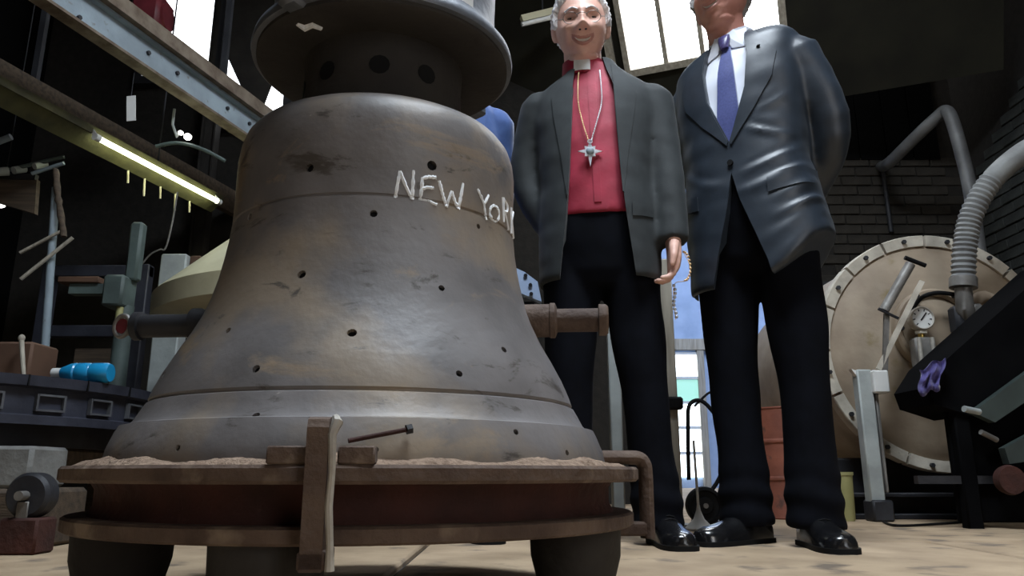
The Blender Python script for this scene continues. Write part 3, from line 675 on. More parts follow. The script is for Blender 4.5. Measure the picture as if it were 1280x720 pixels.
def person(label, loc, yaw, sp):
    s = sp['h'] / 1.80; lean = sp.get('lean', 0.0); leany = sp.get('leany', 0.0)
    def W(m):        # scale + lean
        V = np.array(m[0], float) * s; z = np.clip(V[:, 2], 0, 3); V[:, 0] += lean * z * z / 1.8; V[:, 1] += leany * z * z / 1.8; V[:, 2] += sp.get('tilt', 0) * V[:, 0] * np.clip((z - 1.0) / .4, 0, 1); return V, m[1]
    skin = sp['skin']
    HT = Matrix.Translation((sp.get('hx', 0), -.045, sp.get('hz', 1.665))) @ Matrix.Rotation(sp.get('hyaw', 0), 4, 'Z') @ Matrix.Rotation(sp.get('hroll', 0), 4, 'Y') @ Matrix.Rotation(sp.get('hpitch', .1), 4, 'X') @ Matrix.Scale(sp.get('hs', 1.0), 4)
    full, mi, parts = build_head(skin, sp.get('glasses'), sp['hair'], HT.inverted() @ Vector((sp.get('hx', 0) * .9, .004, 1.44)))
    full = xf(full, HT)
    legs = sp['legs']; arms = sp['arms']
    tors = loft([(.86, 0, .01, .15, .10), (.95, 0, .01, .15, .10), (1.08, 0, 0, .135, .095), (1.25, 0, 0, .15, .10), (1.38, 0, 0, .15, .09), (1.46, 0, .005, .10, .07), (1.50, 0, .01, .055, .055)], 28)
    bm_ = [tors]
    for pl in legs: bm_.append(tube(smoothpath(pl, 5), [.070 - .0026 * k for k in range(5 * (len(pl) - 1) + 1)], 16))
    for pl in arms: bm_.append(tube(smoothpath(pl, 5), [.042 - .0012 * k for k in range(5 * (len(pl) - 1) + 1)], 14))
    body = remesh(cat(*bm_), .012, 3)
    hands = []
    for i, pl in enumerate(arms):
        sd = -1 if i == 0 else 1; hm = hand_mesh(sd, sp['curl'][i]); d = (Vector(pl[-1]) - Vector(pl[-2])).normalized(); q = Vector((0, 0, -1)).rotation_difference(d).to_matrix().to_4x4()
        hands.append(xf(hm, Matrix.Translation(pl[-1]) @ q @ Matrix.Rotation(sp.get('hrot', (0, 0))[i], 4, 'Z')))
    bodym = W(cat(full, body, *hands))
    P = obj('person', bodym, [skin, 'lip'], None, fix=False)
    mm = np.zeros(len(bodym[1]), np.int32); mm[:len(mi)] = mi; P.data.polygons.foreach_set('material_index', mm)
    P.location = loc; P.rotation_euler = (0, 0, yaw); tag(P, label, 'person')
    for nm, m, mt in parts: obj(nm, W(xf(m, HT)), mt, P, ang=70)
    # trousers
    tm = [loft([(.755, 0, .005, .135, .090), (.80, 0, .005, .155, .108), (.88, 0, .005, .172, .118), (.96, 0, .0, .168, .118), (1.04, 0, -.004, .158, .118), (1.09, 0, -.004, .155, .112)], 32)]
    for pl in legs:
        q = smoothpath(pl, 6); n = len(q); q = [v.copy() for v in q]; rr = []
        for i in range(n):
            t = i / (n - 1); rr.append(.098 - .030 * min(1, t * 1.5) + .010 * max(0, (t - .75) * 4))
        q[-1].z = .045; tm.append(tube(q, rr, 22))
    tr = remesh(cat(*tm), .009, 5); V, F = tr; N = normals(tr); d = vnoise(V * np.array([1, 1, .7]), 30, 4) * .004 + np.exp(-((V[:, 2] - .12) / .07) ** 2) * np.sin(V[:, 2] * 105 + vnoise(V, 16, 8) * 3.2) * .0036
    obj('trousers', W((V + N * d[:, None], F)), 'trouser', P, fix=False)
    for (x, y, a) in sp['feet']: shoe('shoe', P, x * s, y * s, a, s)
    # shirt
    g = sp['girth']
    sh = loft([(.97, 0, -.004, .158, .112 + g), (1.06, 0, -.006, .152, .112 + g), (1.15, 0, -.006, .155, .110 + g), (1.26, 0, -.004, .165, .110 + g * .6), (1.36, 0, -.002, .165, .104), (1.43, 0, .0, .14, .092), (1.475, 0, .004, .10, .078), (1.505, 0, .002, .07, .068), (1.52, 0, .0, .062, .064)], 40)
    sh = folds(remesh(sh, .009, 4), 31, .0045); stree = bvh(sh)
    shirt = obj('shirt', W(sh), sp['shirt'], P, fix=False)
    # jacket
    hem = sp['hem']; b = sp['jb']; sq = sp.get('sq', 0)
    js = loft([(hem, 0, .0, .190, .150 + b), (hem + .07, 0, .0, .192, .150 + b), (.98, 0, .0, .190, .146 + b), (1.08, 0, .0, .183, .137 + b), (1.20, 0, .0, .190, .134 + b * .7), (1.31, 0, .0, .200, .130 + b * .3), (1.39 + sq * .3, 0, .002, .196, .121), (1.435 + sq * .7, 0, .004, .170 + sq * .75, .108), (1.47 + sq * .6, 0, .008, .125 + sq * 1.2, .094), (1.505, 0, .012, .083, .084), (1.535, 0, .016, .070, .074)], 44, 2.5)
    jm = [js]
    for i, pl in enumerate(arms):
        q = smoothpath(pl, 6); n = len(q); jm.append(tube(q, [.072 - .022 * (k / (n - 1)) - .004 * math.sin(PI * k / (n - 1)) for k in range(n)], 20))
        jm.append(ellipsoid(Vector(pl[0]) + Vector((0, 0, -.004)), (.062, .066, .058), 20, 14))
    jk = remesh(cat(*jm), .009, 10); jk = folds(jk, sp['seed'], .0048)
    if sp.get('fold'): jk = sp['fold'](jk)
    jtree = bvh(jk)
    cuts = []
    for poly in sp['cuts']:       # list of (x, z, back_y)
        n = len(poly); V = [(x, -.7, z) for x, z, y in poly] + [(x, y, z) for x, z, y in poly]
        cuts.append((np.array(V), [tuple(range(n)), tuple(range(2 * n - 1, n - 1, -1))] + [(i, i + n, (i + 1) % n + n, (i + 1) % n) for i in range(n)]))
    cuts.append(loft([(hem - .1, 0, 0, .180, .138 + b), (hem + .10, 0, 0, .180, .138 + b), (hem + .16, 0, 0, .12, .09)], 40, 2.5))
    cuts.append(box((0, .35, hem - .15), (.9, .7, .42)))
    jc = boolean(jk, cuts)
    J = obj('jacket', W(jc), sp['jacket'], P, ang=50)
    for inner, outer in sp['lapels']:
        obj('lapel', W(strip(jtree, inner, outer, off=.005, thick=.007)), sp['jacket'], J)
    for x0, z0, x1, z1, hh in sp.get('flaps', []):
        obj('pocket_flap', W(strip(jtree, [(x0, z0), (x1, z1)], [(x0, z0 - hh), (x1, z1 - hh)], nt=12, ns=4, off=.005, thick=.006)), sp['jacket'], J)
    for x, z in sp.get('buttons', []):
        h = jtree.ray_cast(Vector((x, -.6, z)), Vector((0, 1, 0)))[0]
        obj('button', W(tube([h + Vector((0, -.008, 0)), h + Vector((0, .003, 0))], .0085, 16)), 'blackrub', J)
    return P, W, stree, jtree, shirt, J

# ---------------- bishop
def left_lap(e): return e
b_in = [(-.052, 1.50), (-.064, 1.40), (-.070, 1.25), (-.078, 1.10), (-.085, .96)]
b_cut = [(-.078, 1.55, .03), (-.076, 1.47, -.01), (-.064, 1.40, -.04), (-.070, 1.25, -.06), (-.078, 1.10, -.06), (-.090, .95, -.06), (-.12, .70, -.06), (.12, .70, -.06), (.092, .95, -.06), (.078, 1.10, -.06), (.070, 1.25, -.06), (.064, 1.40, -.04), (.044, 1.47, -.01), (.026, 1.55, .03)]
bl_o = [(-.085, 1.485), (-.135, 1.375), (-.128, 1.30), (-.105, 1.16), (-.087, 1.02)]
bl_i = [(-.058, 1.50), (-.065, 1.40), (-.070, 1.30), (-.076, 1.15), (-.083, 1.02)]
def mir(pl): return [(-x, z) for x, z in pl]
bishop = dict(h=1.83, skin='skin', hair='hairwhite', glasses=True, hx=-.038, hz=1.652, hpitch=.27, hroll=-.04, hyaw=.10, hs=1.12,
    legs=[[(-.085, 0, .90), (-.100, -.005, .50), (-.105, .01, .09)], [(.085, 0, .90), (.118, -.012, .50), (.145, .005, .09)]],
    arms=[[(-.182, .005, 1.39), (-.232, .02, 1.14), (-.12, -.02, .92)], [(.182, .005, 1.39), (.216, -.03, 1.13), (.226, -.07, .875)]], curl=(.5, .75), hrot=(0, .25),
    feet=[(-.115, -.01, -.15), (.165, -.02, .25)], shirt='crimson', girth=.012, hem=.76, jb=.012, jacket='charcoal', seed=11, cuts=[b_cut], lapels=[(bl_i, bl_o), (mir(bl_i), mir(bl_o))], flaps=[(.11, .99, .17, .995, .045)], buttons=[])
BP, BW, bst, bjt, bsh, BJ = person('smiling white-haired person in charcoal jacket, crimson shirt and silver cross', (.282, 2.35, 0), rad(-10), bishop)
# clerical collar and tab
def collar(z0, z1, r0, r1, cy, gap=0, n=48):
    V = []; F = []
    for k in range(n + 1):
        t = gap + (2 * PI - 2 * gap) * k / n; c, s_ = math.sin(t), -math.cos(t)
        for r, z in ((r0, z0), (r1, z1), (r1 - .005, z1), (r0 - .005, z0)): V.append((r * c, cy + r * 1.05 * s_, z - .012 * max(0, -s_) * (1 if z > (z0 + z1) / 2 else .6)))
    for k in range(n):
        for j in range(4): F.append((k * 4 + j, k * 4 + (j + 1) % 4, k * 4 + 4 + (j + 1) % 4, k * 4 + 4 + j))
    F.append((0, 1, 2, 3)); F.append((n * 4 + 3, n * 4 + 2, n * 4 + 1, n * 4)); return np.array(V), F
def shiftx(m, dx): return mv(m, (dx, 0, 0))
cx = -.036
cb = obj('collar_band', BW(shiftx(collar(1.478, 1.540, .074, .071, .0), cx)), 'crimson', bsh)
V = []; F = []
for k in range(9):
    t = -.36 + .72 * k / 8
    for r, z in ((.0775, 1.477), (.0755, 1.521), (.072, 1.521), (.074, 1.477)): V.append((cx + r * math.sin(t), -1.05 * r * math.cos(t), z))
for k in range(8):
    for j in range(4): F.append((k * 4 + j, k * 4 + (j + 1) % 4, k * 4 + 4 + (j + 1) % 4, k * 4 + 4 + j))
F += [(0, 1, 2, 3), (35, 34, 33, 32)]
tb = obj('collar_tab', BW((np.array(V), F)), 'white', bsh); tb['label'] = 'white clerical collar tab'
obj('placket', BW(strip(bst, [(-.020, 1.47), (-.010, 1.2), (-.004, 1.0)], [(.006, 1.47), (.014, 1.2), (.018, 1.0)], off=.003, thick=.004)), 'crimson', bsh)
# pectoral cross on its chain (rests on the shirt: a thing of its own)
def bworld(p): return Vector(BP.matrix_basis @ Vector(BW((np.array([p]), []))[0][0]))
def chest(x, z, off=.006):
    h = bst.ray_cast(Vector((x, -.6, z)), Vector((0, 1, 0)))[0]; return Vector((x, h.y - off, z))
CX, CZ = -.012, 1.160
pcr = thing('pectoral_cross', 'silver pointed pectoral cross hanging on a long chain over the crimson shirt', 'necklace', bworld(chest(CX, CZ)))
for xs in ([(-.046, 1.462), (-.048, 1.40), (-.046, 1.33), (-.033, 1.26), (-.016, 1.195)], [(.022, 1.462), (.026, 1.40), (.026, 1.33), (.010, 1.26), (-.008, 1.195)]):
    pts = [bworld(chest(x, z, .015)) for x, z in [(v.x, v.y) for v in smoothpath([(a, c, 0) for a, c in xs], 9)]]
    m = [ellipsoid(p, (.0027, .0027, .0036), 8, 6) for p in pts] + [tube(pts, .0011, 6)]
    obj('chain', sub(cat(*m), pcr), 'gold' if xs[0][0] < 0 else 'silver', pcr)
c0 = bworld(chest(CX, CZ, .018)); star = []
for k in range(16):
    a = 2 * PI * k / 16; r = (.052 if k == 8 else .038) if k % 4 == 0 else (.024 if k % 2 == 0 else .017)
    star.append(c0 + Vector((r * math.sin(a), 0, r * math.cos(a))))
obj('cross', sub(prism(star, (0, .006, 0)), pcr), 'silver', pcr, smooth=False)
obj('boss', sub(ellipsoid(c0, (.013, .008, .013), 16, 10), pcr), 'bluegrey', pcr)
obj('bail', sub(tube([c0 + Vector((.007 * math.cos(a), -.001, .032 + .006 * math.sin(a))) for a in np.linspace(0, 2 * PI, 14)], .0018, 6, False), pcr), 'silver', pcr)

# ---------------- tall person in the navy suit
def mfold(m):
    V, F = m; V = np.array(V); N = normals(m)
    x, y, z = V.T; d = np.zeros(len(V)); fr = np.clip(-y * 12, 0, 1)
    wob = vnoise(V * np.array([1, 1, .6]), 22, 40) * .018; am = .55 + .45 * vnoise(V, 18, 41)
    for (x0, z0, sl, amp, wd, x1, x2) in ((.10, .965, .42, .010, .014, -.01, .26), (.12, .90, .36, .012, .018, .03, .28), (.10, 1.035, .50, .007, .012, .01, .22), (.15, .84, .30, .012, .018, .06, .29), (.13, 1.13, -.25, .006, .011, .04, .19), (-.08, 1.02, -.55, .005, .014, -.19, -.01), (.13, 1.22, .3, .004, .010, .07, .19)):
        q = (z + wob - z0 - sl * (x - x0) - 3.0 * (x - x0) ** 2) / wd; win = np.clip((x - x1) / .05, 0, 1) * np.clip((x2 - x) / .05, 0, 1)
        d += am * (amp * np.exp(-q * q) * win * fr - amp * .5 * np.exp(-((q - 1.8) ** 2)) * win * fr)
    V = V + N * d[:, None]
    k = np.clip((1.08 - V[:, 2]) / .38, 0, 1); f = np.clip((V[:, 0] - .01) / .2, 0, 1) * k * (V[:, 0] < .30)
    V[:, 0] += .05 * f; V[:, 2] += .16 * f * np.clip(V[:, 0] / .2, 0, 1); V[:, 1] -= .012 * f
    return V, F
zb = 1.135
m_cut = [(-.044, 1.55, .03), (-.060, 1.47, -.01), (-.070, 1.40, -.06), (-.058, 1.29, -.085), (0, zb, -.115), (.058, 1.29, -.085), (.070, 1.40, -.06), (.060, 1.47, -.01), (.044, 1.55, .03)]
m_cut2 = [(0, 1.04, -.06), (-.020, .93, -.05), (-.055, .80, -.05), (-.125, .50, -.05), (.14, .50, -.05), (.085, .76, -.05), (.055, .85, -.05), (.02, .95, -.05)]
ml_i = [(-.060, 1.495), (-.071, 1.40), (-.060, 1.29), (-.032, 1.21), (-.003, zb)]
ml_o = [(-.092, 1.475), (-.150, 1.375), (-.135, 1.30), (-.080, 1.215), (-.006, zb - .012)]
tall = dict(h=1.915, tilt=.17, sq=.035, lean=-.006, leany=-.01, skin='skinred', hair='hairgrey', glasses=False, hx=-.015, hpitch=.02, hyaw=-.05, hs=1.03,
    legs=[[(-.085, 0, .90), (-.090, 0, .50), (-.085, .01, .09)], [(.085, 0, .90), (.108, .0, .50), (.105, .0, .09)]],
    arms=[[(-.176, .01, 1.395), (-.195, .12, 1.16), (-.08, .185, 1.0)], [(.176, .01, 1.395), (.238, .075, 1.15), (.09, .19, .97)]], curl=(.6, .6),
    feet=[(-.085, -.01, -.35), (.115, -.02, .58)], shirt='shirtwhite', girth=0, hem=.70, jb=.0, jacket='suit', seed=23, fold=mfold, cuts=[m_cut, m_cut2], lapels=[(ml_i, ml_o), (mir(ml_i), mir(ml_o))], flaps=[(.10, 1.005, .205, 1.03, .05), (-.11, .99, -.18, 1.0, .045)], buttons=[(0, 1.068)])
TP, TW, tst, tjt, tsh, TJ = person('tall person in navy suit, white shirt and blue tie with hands behind back', (.772, 2.32, 0), rad(-36), tall)
obj('collar_stand', TW(shiftx(collar(1.487, 1.545, .070, .067, .0), -.006)), 'shirtwhite', tsh)
for s_ in (-1, 1):
    a = [(s_ * .004, 1.513), (s_ * .030, 1.524), (s_ * .062, 1.535)]; b_ = [(s_ * .022, 1.462), (s_ * .062, 1.447), (s_ * .070, 1.50)]
    V = []; 
    def cp(x, z, o):
        t = math.asin(max(-1, min(1, x / .074))); h = tst.ray_cast(Vector((x, -.6, z)), Vector((0, 1, 0)))[0]; yc = -1.05 * .073 * math.cos(t)
        return (x - .006, min(yc, (h.y if h is not None else 0)) - .006 + o, z)
    pl = [cp(*a[0], 0), cp(*a[1], 0), cp(*a[2], 0), cp(*b_[2], 0), cp(*b_[1], 0), cp(*b_[0], 0)]
    V = pl + [(x, y + .004, z) for x, y, z in pl]; F = [(0, 1, 4, 5), (1, 2, 3, 4), (11, 10, 7, 6), (10, 9, 8, 7)] + [(i, i + 6, (i + 1) % 6 + 6, (i + 1) % 6) for i in range(6)]
    obj('collar_leaf', TW((np.array(V), F)), 'shirtwhite', tsh, smooth=False)
tie = obj('tie', TW(strip(tst, [(-.012, 1.468), (-.024, 1.38), (-.032, 1.25), (-.036, 1.12), (-.03, 1.05)], [(.012, 1.468), (.024, 1.38), (.032, 1.25), (.036, 1.12), (.03, 1.05)], off=.012, thick=.008)), 'tie', TP)
kn = loft([(1.462, -.003, -.092, .012, .010), (1.475, -.004, -.090, .015, .013), (1.495, -.005, -.083, .019, .014), (1.510, -.006, -.078, .019, .012), (1.515, -.006, -.074, .014, .008)], 20)
obj('tie_knot', TW(kn), 'tiepat', tie)
obj('lapel_pin', TW(mv(ellipsoid((0, 0, 0), (.006, .004, .004), 10, 8), Vector((.105, tjt.ray_cast(Vector((.105, -.6, 1.405)), Vector((0, 1, 0)))[0].y - .008, 1.405)))), 'blackrub', TJ)

# ---------------- person in the blue jacket, mostly hidden behind the mould
third = dict(h=1.85, skin='skin', hair='hairgrey', glasses=False, hpitch=.05, legs=[[(-.085, 0, .90), (-.11, 0, .50), (-.14, .01, .09)], [(.085, 0, .90), (.11, 0, .50), (.14, .0, .09)]],
    arms=[[(-.182, .005, 1.39), (-.235, .02, 1.14), (-.245, -.06, .90)], [(.182, .005, 1.39), (.20, .05, 1.13), (.17, -.05, .88)]], curl=(.5, .5), feet=[(-.155, -.02, -.2), (.14, -.02, .15)], shirt='shirtwhite', girth=.0, hem=.80, jb=.0, jacket='bluejacket', seed=5,
    cuts=[m_cut], lapels=[(ml_i, ml_o), (mir(ml_i), mir(ml_o))], buttons=[(0, zb - .02)])
person('person in a blue jacket mostly hidden behind the bell mould', (-.250, 2.50, 0), rad(6), third)
# ============================================================ LEFT SIDE OF THE WORKSHOP
# overhead crane girder and the brown beam above it (both run back to the right)
GZ = 2.12
g0 = atz(-40, -60, GZ); g1 = atz(334, 190, GZ); gd = (g1 - g0).normalized(); g1 = g1 + gd * .9; g0 = g0 - gd * .3
gx = thing('crane_girder', 'pale blue-grey steel girder running overhead towards the windows', 'girder', (g0 + g1) / 2)
up = Vector((0, 0, 1)); side = gd.cross(up).normalized()
obj('web', sub(beam(g0 + up * .075, g1 + up * .075, .016, .15), gx), 'bluegrey', gx, smooth=False)
obj('flange', sub(beam(g0, g1, .075, .014), gx), 'brownbeam', gx, smooth=False)
obj('flange', sub(beam(g0 + up * .15, g1 + up * .15, .075, .012), gx), 'bluegrey', gx, smooth=False)
for k in range(14):
    p = g0.lerp(g1, .06 + k * .065) + up * R.choice((.03, .05, .09)) + side * (.009); q = p + side * .012
    if k % 3 != 1: obj('bolt', sub(tube([p - side * .02 + side * .0, q], .011, 6), gx), 'darksteel', gx)
b0 = g0 + up * .156; b1 = g1 + up * .156
ob = thing('timber_runway', 'weathered brown timber runway beam lying above the blue-grey girder', 'beam', (b0 + b1) / 2)
obj('beam_body', sub(beam(b0 + up * .04, b1 + up * .04, .14, .076), ob), 'brownbeam', ob, smooth=False)
obj('rail', sub(beam(b0 + up * .1 - side * .03, b1 + up * .1 - side * .03, .06, .042), ob), 'timber', ob, smooth=False)
for f_ in (.12, .55):       # packers carrying the runway beam from the girder line
    obj('hanger', sub(beam(b0.lerp(b1, f_) + up * .078 + side * .04, Vector((*(b0.lerp(b1, f_) + side * .04).xy, ZC)), .03, .03, (0, 1, 0)), ob), 'darksteel', ob, smooth=False)
    obj('hanger', sub(beam(g0.lerp(g1, f_ + .04) + up * .14 - side * .105, Vector((*(g0.lerp(g1, f_ + .04) - side * .105).xy, ZC)), .03, .03, (0, 1, 0)), gx), 'darksteel', gx, smooth=False)
h0 = aty(190, 22, 4.0)
ho = thing('red_hoist', 'dark red hoist block riding on the runway beam by the bright window', 'hoist', h0)
obj('body', bbox((0, 0, 0), (.17, .2, .24), .02), 'redpaint', ho); obj('motor_cover', rot(lathe([(.01, -.14), (.07, -.14), (.08, -.12), (.08, .1), (.01, .1)], 24), PI / 2, 'Y'), 'redpaint', ho)
obj('hook_plate', bbox((.02, -.02, -.16), (.05, .03, .14), .008), 'redpaint', ho); obj('suspension', box((0, 0, .12 + (ZC - h0.z - .12) / 2), (.04, .04, ZC - h0.z - .12)), 'darksteel', ho)
# steel post and gusset before the left window
p0 = aty(271, 90, 5.05); sp_ = thing('steel_stanchion', 'dark steel stanchion with a gusset plate in front of the left window', 'post', (p0.x, 5.05, 0))
obj('column', cat(box((0, 0, ZC / 2), (.10, .02, ZC)), box((-.045, 0, ZC / 2), (.012, .09, ZC)), box((.045, 0, ZC / 2), (.012, .09, ZC))), 'capdark', sp_, smooth=False)
G = [aty(x, y, 5.0) - Vector((p0.x, 5.05, 0)) for x, y in ((279, -25), (360, -25), (352, 70), (322, 150), (311, 130), (281, 64))]
obj('gusset', prism(G, (0, .02, 0)), 'capdark', sp_, smooth=False)
# lower girt, fluorescent batten, tag, bulbs
l0 = aty(12, 112, 3.4); LZ = l0.z; l1 = atz(296, 262, LZ); ld = (l1 - l0).normalized(); l1 = l1 + ld * .8
lr = thing('timber_girt', 'rough dark timber girt carrying the lit fluorescent tube', 'beam', (l0 + l1) / 2)
l0 = l0 - ld * .5
obj('beam_body', sub(beam(l0 + up * .03, l1 + up * .03, .05, .17), lr), 'darktimber', lr, smooth=False)
for f_ in (.2, .8): obj('hanger', sub(beam(l0.lerp(l1, f_) + up * .1, Vector((*l0.lerp(l1, f_).xy, ZC)), .03, .03, (0, 1, 0)), lr), 'darksteel', lr, smooth=False)
t0 = aty(121, 172, 3.55); t1 = atz(273, 252, t0.z); 
fl = thing('fluorescent_lamp', 'glowing yellow-green fluorescent tube on a long batten', 'lamp', (t0 + t1) / 2)
td_ = (t1 - t0).normalized(); sd_ = td_.cross(up).normalized()
obj('tube', sub(tube([t0, t1], .0135, 14), fl), TUBE, fl)
rb0 = t0 - td_ * .55; rb1 = t1 + td_ * .08
obj('batten', sub(beam(rb0 + up * .045 - sd_ * .05, rb1 + up * .045 - sd_ * .05, .05, .04), fl), 'olive_dull', fl, smooth=False)
obj('reflector', sub(prism([rb0 + up * .03 - sd_ * .03, rb0 + up * .03 - sd_ * .09, rb0 - up * .028 - sd_ * .12, rb0 - up * .033 - sd_ * .11], rb1 - rb0), fl), 'olive_dull', fl, smooth=False)
for p in (t0, t1):
    obj('lamp_holder', sub(tube([p - td_ * .015, p + td_ * .015], .019, 12), fl), 'white', fl)
    obj('bracket', sub(beam(p, p + up * .05 - sd_ * .04, .02, .012, td_), fl), 'white', fl, smooth=False)
for k in range(5): obj('cable_drop', sub(tube([t0.lerp(t1, .35 + k * .13) - sd_ * .11 - up * .03, t0.lerp(t1, .36 + k * .13) - sd_ * .11 - up * (.10 + .03 * (k % 2))], .006, 6), fl), 'cream', fl)
obj('hanger', sub(tube([t0.lerp(t1, .5) + up * .06 - sd_ * .05, Vector((*(t0.lerp(t1, .5) - sd_ * .05).xy, ZC))], .005, 6), fl), 'darksteel', fl)
tg = aty(164, 120, 3.3); tl_ = aty(164, 151, 3.3)
tt = thing('hanging_tag', 'white rectangular tag hanging from the blue-grey girder', 'tag', tl_)
obj('card', sub(beam(tl_, tg, .042, .004, (0, 1, 0)), tt), 'white', tt, smooth=False); obj('string', sub(tube([tg, tg + up * .12], .002, 6), tt), 'darksteel', tt)
bb = aty(232, 170, 3.7); bu = thing('bulb_fitting', 'two small bright bulbs on a bent bracket under the girder', 'lamp', bb)
obj('bulb', ellipsoid((.012, 0, -.005), (.020, .02, .018)), BULB, bu); obj('bulb', ellipsoid((-.028, 0, .018), (.014, .014, .012)), BULB, bu)
obj('bracket', tube([(-.028, .0, .03), (-.05, .01, 0), (-.08, .01, .07), (-.08, .01, .16)], .007, 8), 'palecol', bu)
obj('conduit', tube(smoothpath([(-.16, .02, -.05), (-.05, .02, -.03), (.08, .03, -.06), (.2, .05, -.12)], 4), .010, 8), 'teal', bu)
# leaning pipe post with bound top and rods
pA = aty(54, 468, 3.46); pB = aty(77, 218, 3.46)
pp_ = thing('pipe_post', 'thin grey-blue pipe post with brown rag bound round its top', 'post', (pA.x - .02, 3.46, 0))
obj('pipe', sub(tube([Vector((pA.x - .02, 3.46, 0)), pA, aty(70, 235, 3.46)], .018, 12), pp_), 'bluegrey', pp_)
obj('rag', sub(tube(smoothpath([aty(70, 212, 3.44), aty(72, 240, 3.43), aty(75, 262, 3.43), aty(80, 296, 3.43)], 4), [(.010 + .007 * abs(math.sin(i * 1.3)), .014 + .005 * math.cos(i * 2.1)) for i in range(13)], 10), pp_), 'darktimber', pp_)
obj('rod', sub(tube([aty(25, 316, 3.42), aty(80, 287, 3.43)], .008, 8), pp_), 'timber', pp_); obj('rod', sub(tube([aty(26, 349, 3.40), aty(91, 297, 3.43)], .009, 8), pp_), 'timber', pp_)
# rack of pale tubes at the frame edge
rk = thing('tube_rack', 'rack of pale tubes crossed over a dark board by the pipe post', 'rack', aty(20, 240, 3.62))
for a_, b_, r_, mt_ in (((-40, 217, 3.52), (11, 214, 3.62), .022, 'palecol'), ((17, 213, 3.62), (31, 211, 3.67), .020, 'palecol'), ((43, 208, 3.62), (58, 205, 3.67), .018, 'palecol'), ((-30, 222, 3.64), (80, 196, 3.64), .010, 'teal'), ((40, 217, 3.62), (80, 204, 3.62), .010, 'bluegrey'), ((-20, 184, 3.72), (14, 171, 3.72), .018, 'bluegrey')):
    obj('tube', sub(tube([aty(*a_), aty(*b_)], r_, 10), rk), mt_, rk)
obj('board', sub(prism([aty(-30, 222, 3.68), aty(46, 224, 3.68), aty(43, 267, 3.68), aty(-30, 245, 3.68)], (0, .03, 0)), rk), 'darktimber', rk, smooth=False)
q0 = aty(-60, 218, 3.66); obj('upright', sub(beam((q0.x, 3.68, 0), (q0.x, 3.68, 2.2), .06, .06, (0, 1, 0)), rk), 'darksteel', rk, smooth=False)
obj('crossbar', sub(beam((q0.x, 3.68, q0.z), aty(46, 222, 3.68), .03, .03, (0, 1, 0)), rk), 'darksteel', rk, smooth=False)
# drilling-machine column with head box
mA = aty(150, 440, 3.6); mx = mA.x
dm = thing('drill_column', 'grey-green machine column with a square head and painted yellow-green lit spot', 'machine', (mx, 3.6, 0))
zt = aty(155, 279, 3.6).z; zb_ = aty(155, 352, 3.6).z; zc = aty(150, 383, 3.6).z
obj('column', tube([(0.01, 0, 0), (.0, 0, zc)], .040, 20), 'teal', dm); obj('spindle', bbox((.018, 0, (zt + zb_) / 2), (.062, .06, zt - zb_), .012), 'teal', dm)
obj('head', bbox((-.028, -.02, (zb_ + zc) / 2), (.10, .14, zb_ - zc + .03), .012), 'teal', dm)
obj('lit_spot', tube([(.0, -.05, zc - .075), (.0, -.05, zc - .015)], .016, 12), 'olive_bin', dm)  # olive-yellow colour paints a lit spot on the column
obj('arm', beam((-.30, .05, zb_ - .03), (-.05, .05, zb_ - .03), .06, .05), 'teal', dm, smooth=False)
obj('table', bbox((-.02, -.05, .55), (.30, .26, .05), .008), 'darksteel', dm); obj('base', bbox((0, 0, .04), (.3, .3, .08), .01), 'darksteel', dm)
pl_ = aty(90, 346, 3.55); one('plank', bbox((pl_.x, 3.65, zb_ + .012), (.20, .10, .03), .004), 'brown', 'short brown plank lying on the arm of the machine column', 'plank')
# blue bottle lying on the bench ring, brown board, brush
RC = Vector((-2.0, 2.62, 0)); RT = .478
# big dark ring bench
rbn = thing('casting_ring', 'big dark blue steel ring with open slots on timber bearers', 'ring', RC)
obj('rim', lathe([(.60, RT - .055), (.70, RT - .06), (.70, RT - .135), (.735, RT - .14), (.735, RT - .115), (.715, RT - .11), (.715, RT - .035), (.735, RT - .03), (.738, RT), (.60, RT)], 120, True), 'bluedark', rbn)
obj('core', lathe([(.40, RT - .20), (.64, RT - .20), (.64, RT - .008), (.40, RT - .008)], 80, True), 'darksteel', rbn)
for k in range(9):
    th_ = rad(-20 + k * 13.5); p = Vector((.722 * math.sin(th_), -.722 * math.cos(th_), RT - .076))
    fr_ = [((-.04, 0, 0), (.006, .014, .05)), ((.04, 0, 0), (.006, .014, .05)), ((0, 0, .022), (.08, .014, .006)), ((0, 0, -.022), (.08, .014, .006))]
    obj('slot_frame', mv(rot(cat(*[box(c, s_) for c, s_ in fr_]), th_, 'Z'), p), 'slotsteel', rbn, smooth=False)
    th2 = rad(-15 + k * 14); obj('rim_joint', mv(rot(box((0, 0, 0), (.004, .012, .032)), th2, 'Z'), (.735 * math.sin(th2), -.735 * math.cos(th2), RT - .015)), 'blackrub', rbn, smooth=False)
for k in range(3): obj('bearer', bbox((-.1 + .32 * k, .17, RT - .235), (.12, .7, .07), .01), 'darktimber', rbn)
for k in range(4): obj('leg', bbox((-.1 + .55 * (k % 2), -.12 + .5 * (k // 2), (RT - .27) / 2), (.10, .10, RT - .27), .008), 'darktimber', rbn)
bo = Vector((-1.375, 2.42, RT + .034))
bt2 = thing('blue_bottle', 'bright blue bottle lying on its side on the dark ring', 'bottle', (bo.x, bo.y, RT + .002))
lay = Matrix.Translation((-.09, 0, .032)) @ Matrix.Rotation(PI / 2, 4, 'Y')
obj('bottle_body', xf(lathe([(.004, .03), (.018, .03), (.022, .04), (.030, .06), (.032, .075), (.029, .08), (.032, .085), (.032, .12), (.029, .125), (.032, .13), (.032, .175), (.028, .185), (.004, .185)], 28), lay), 'cyan', bt2)
obj('cap', xf(lathe([(.004, 0), (.015, 0), (.016, .01), (.016, .03), (.004, .03)], 20), lay), 'white', bt2)
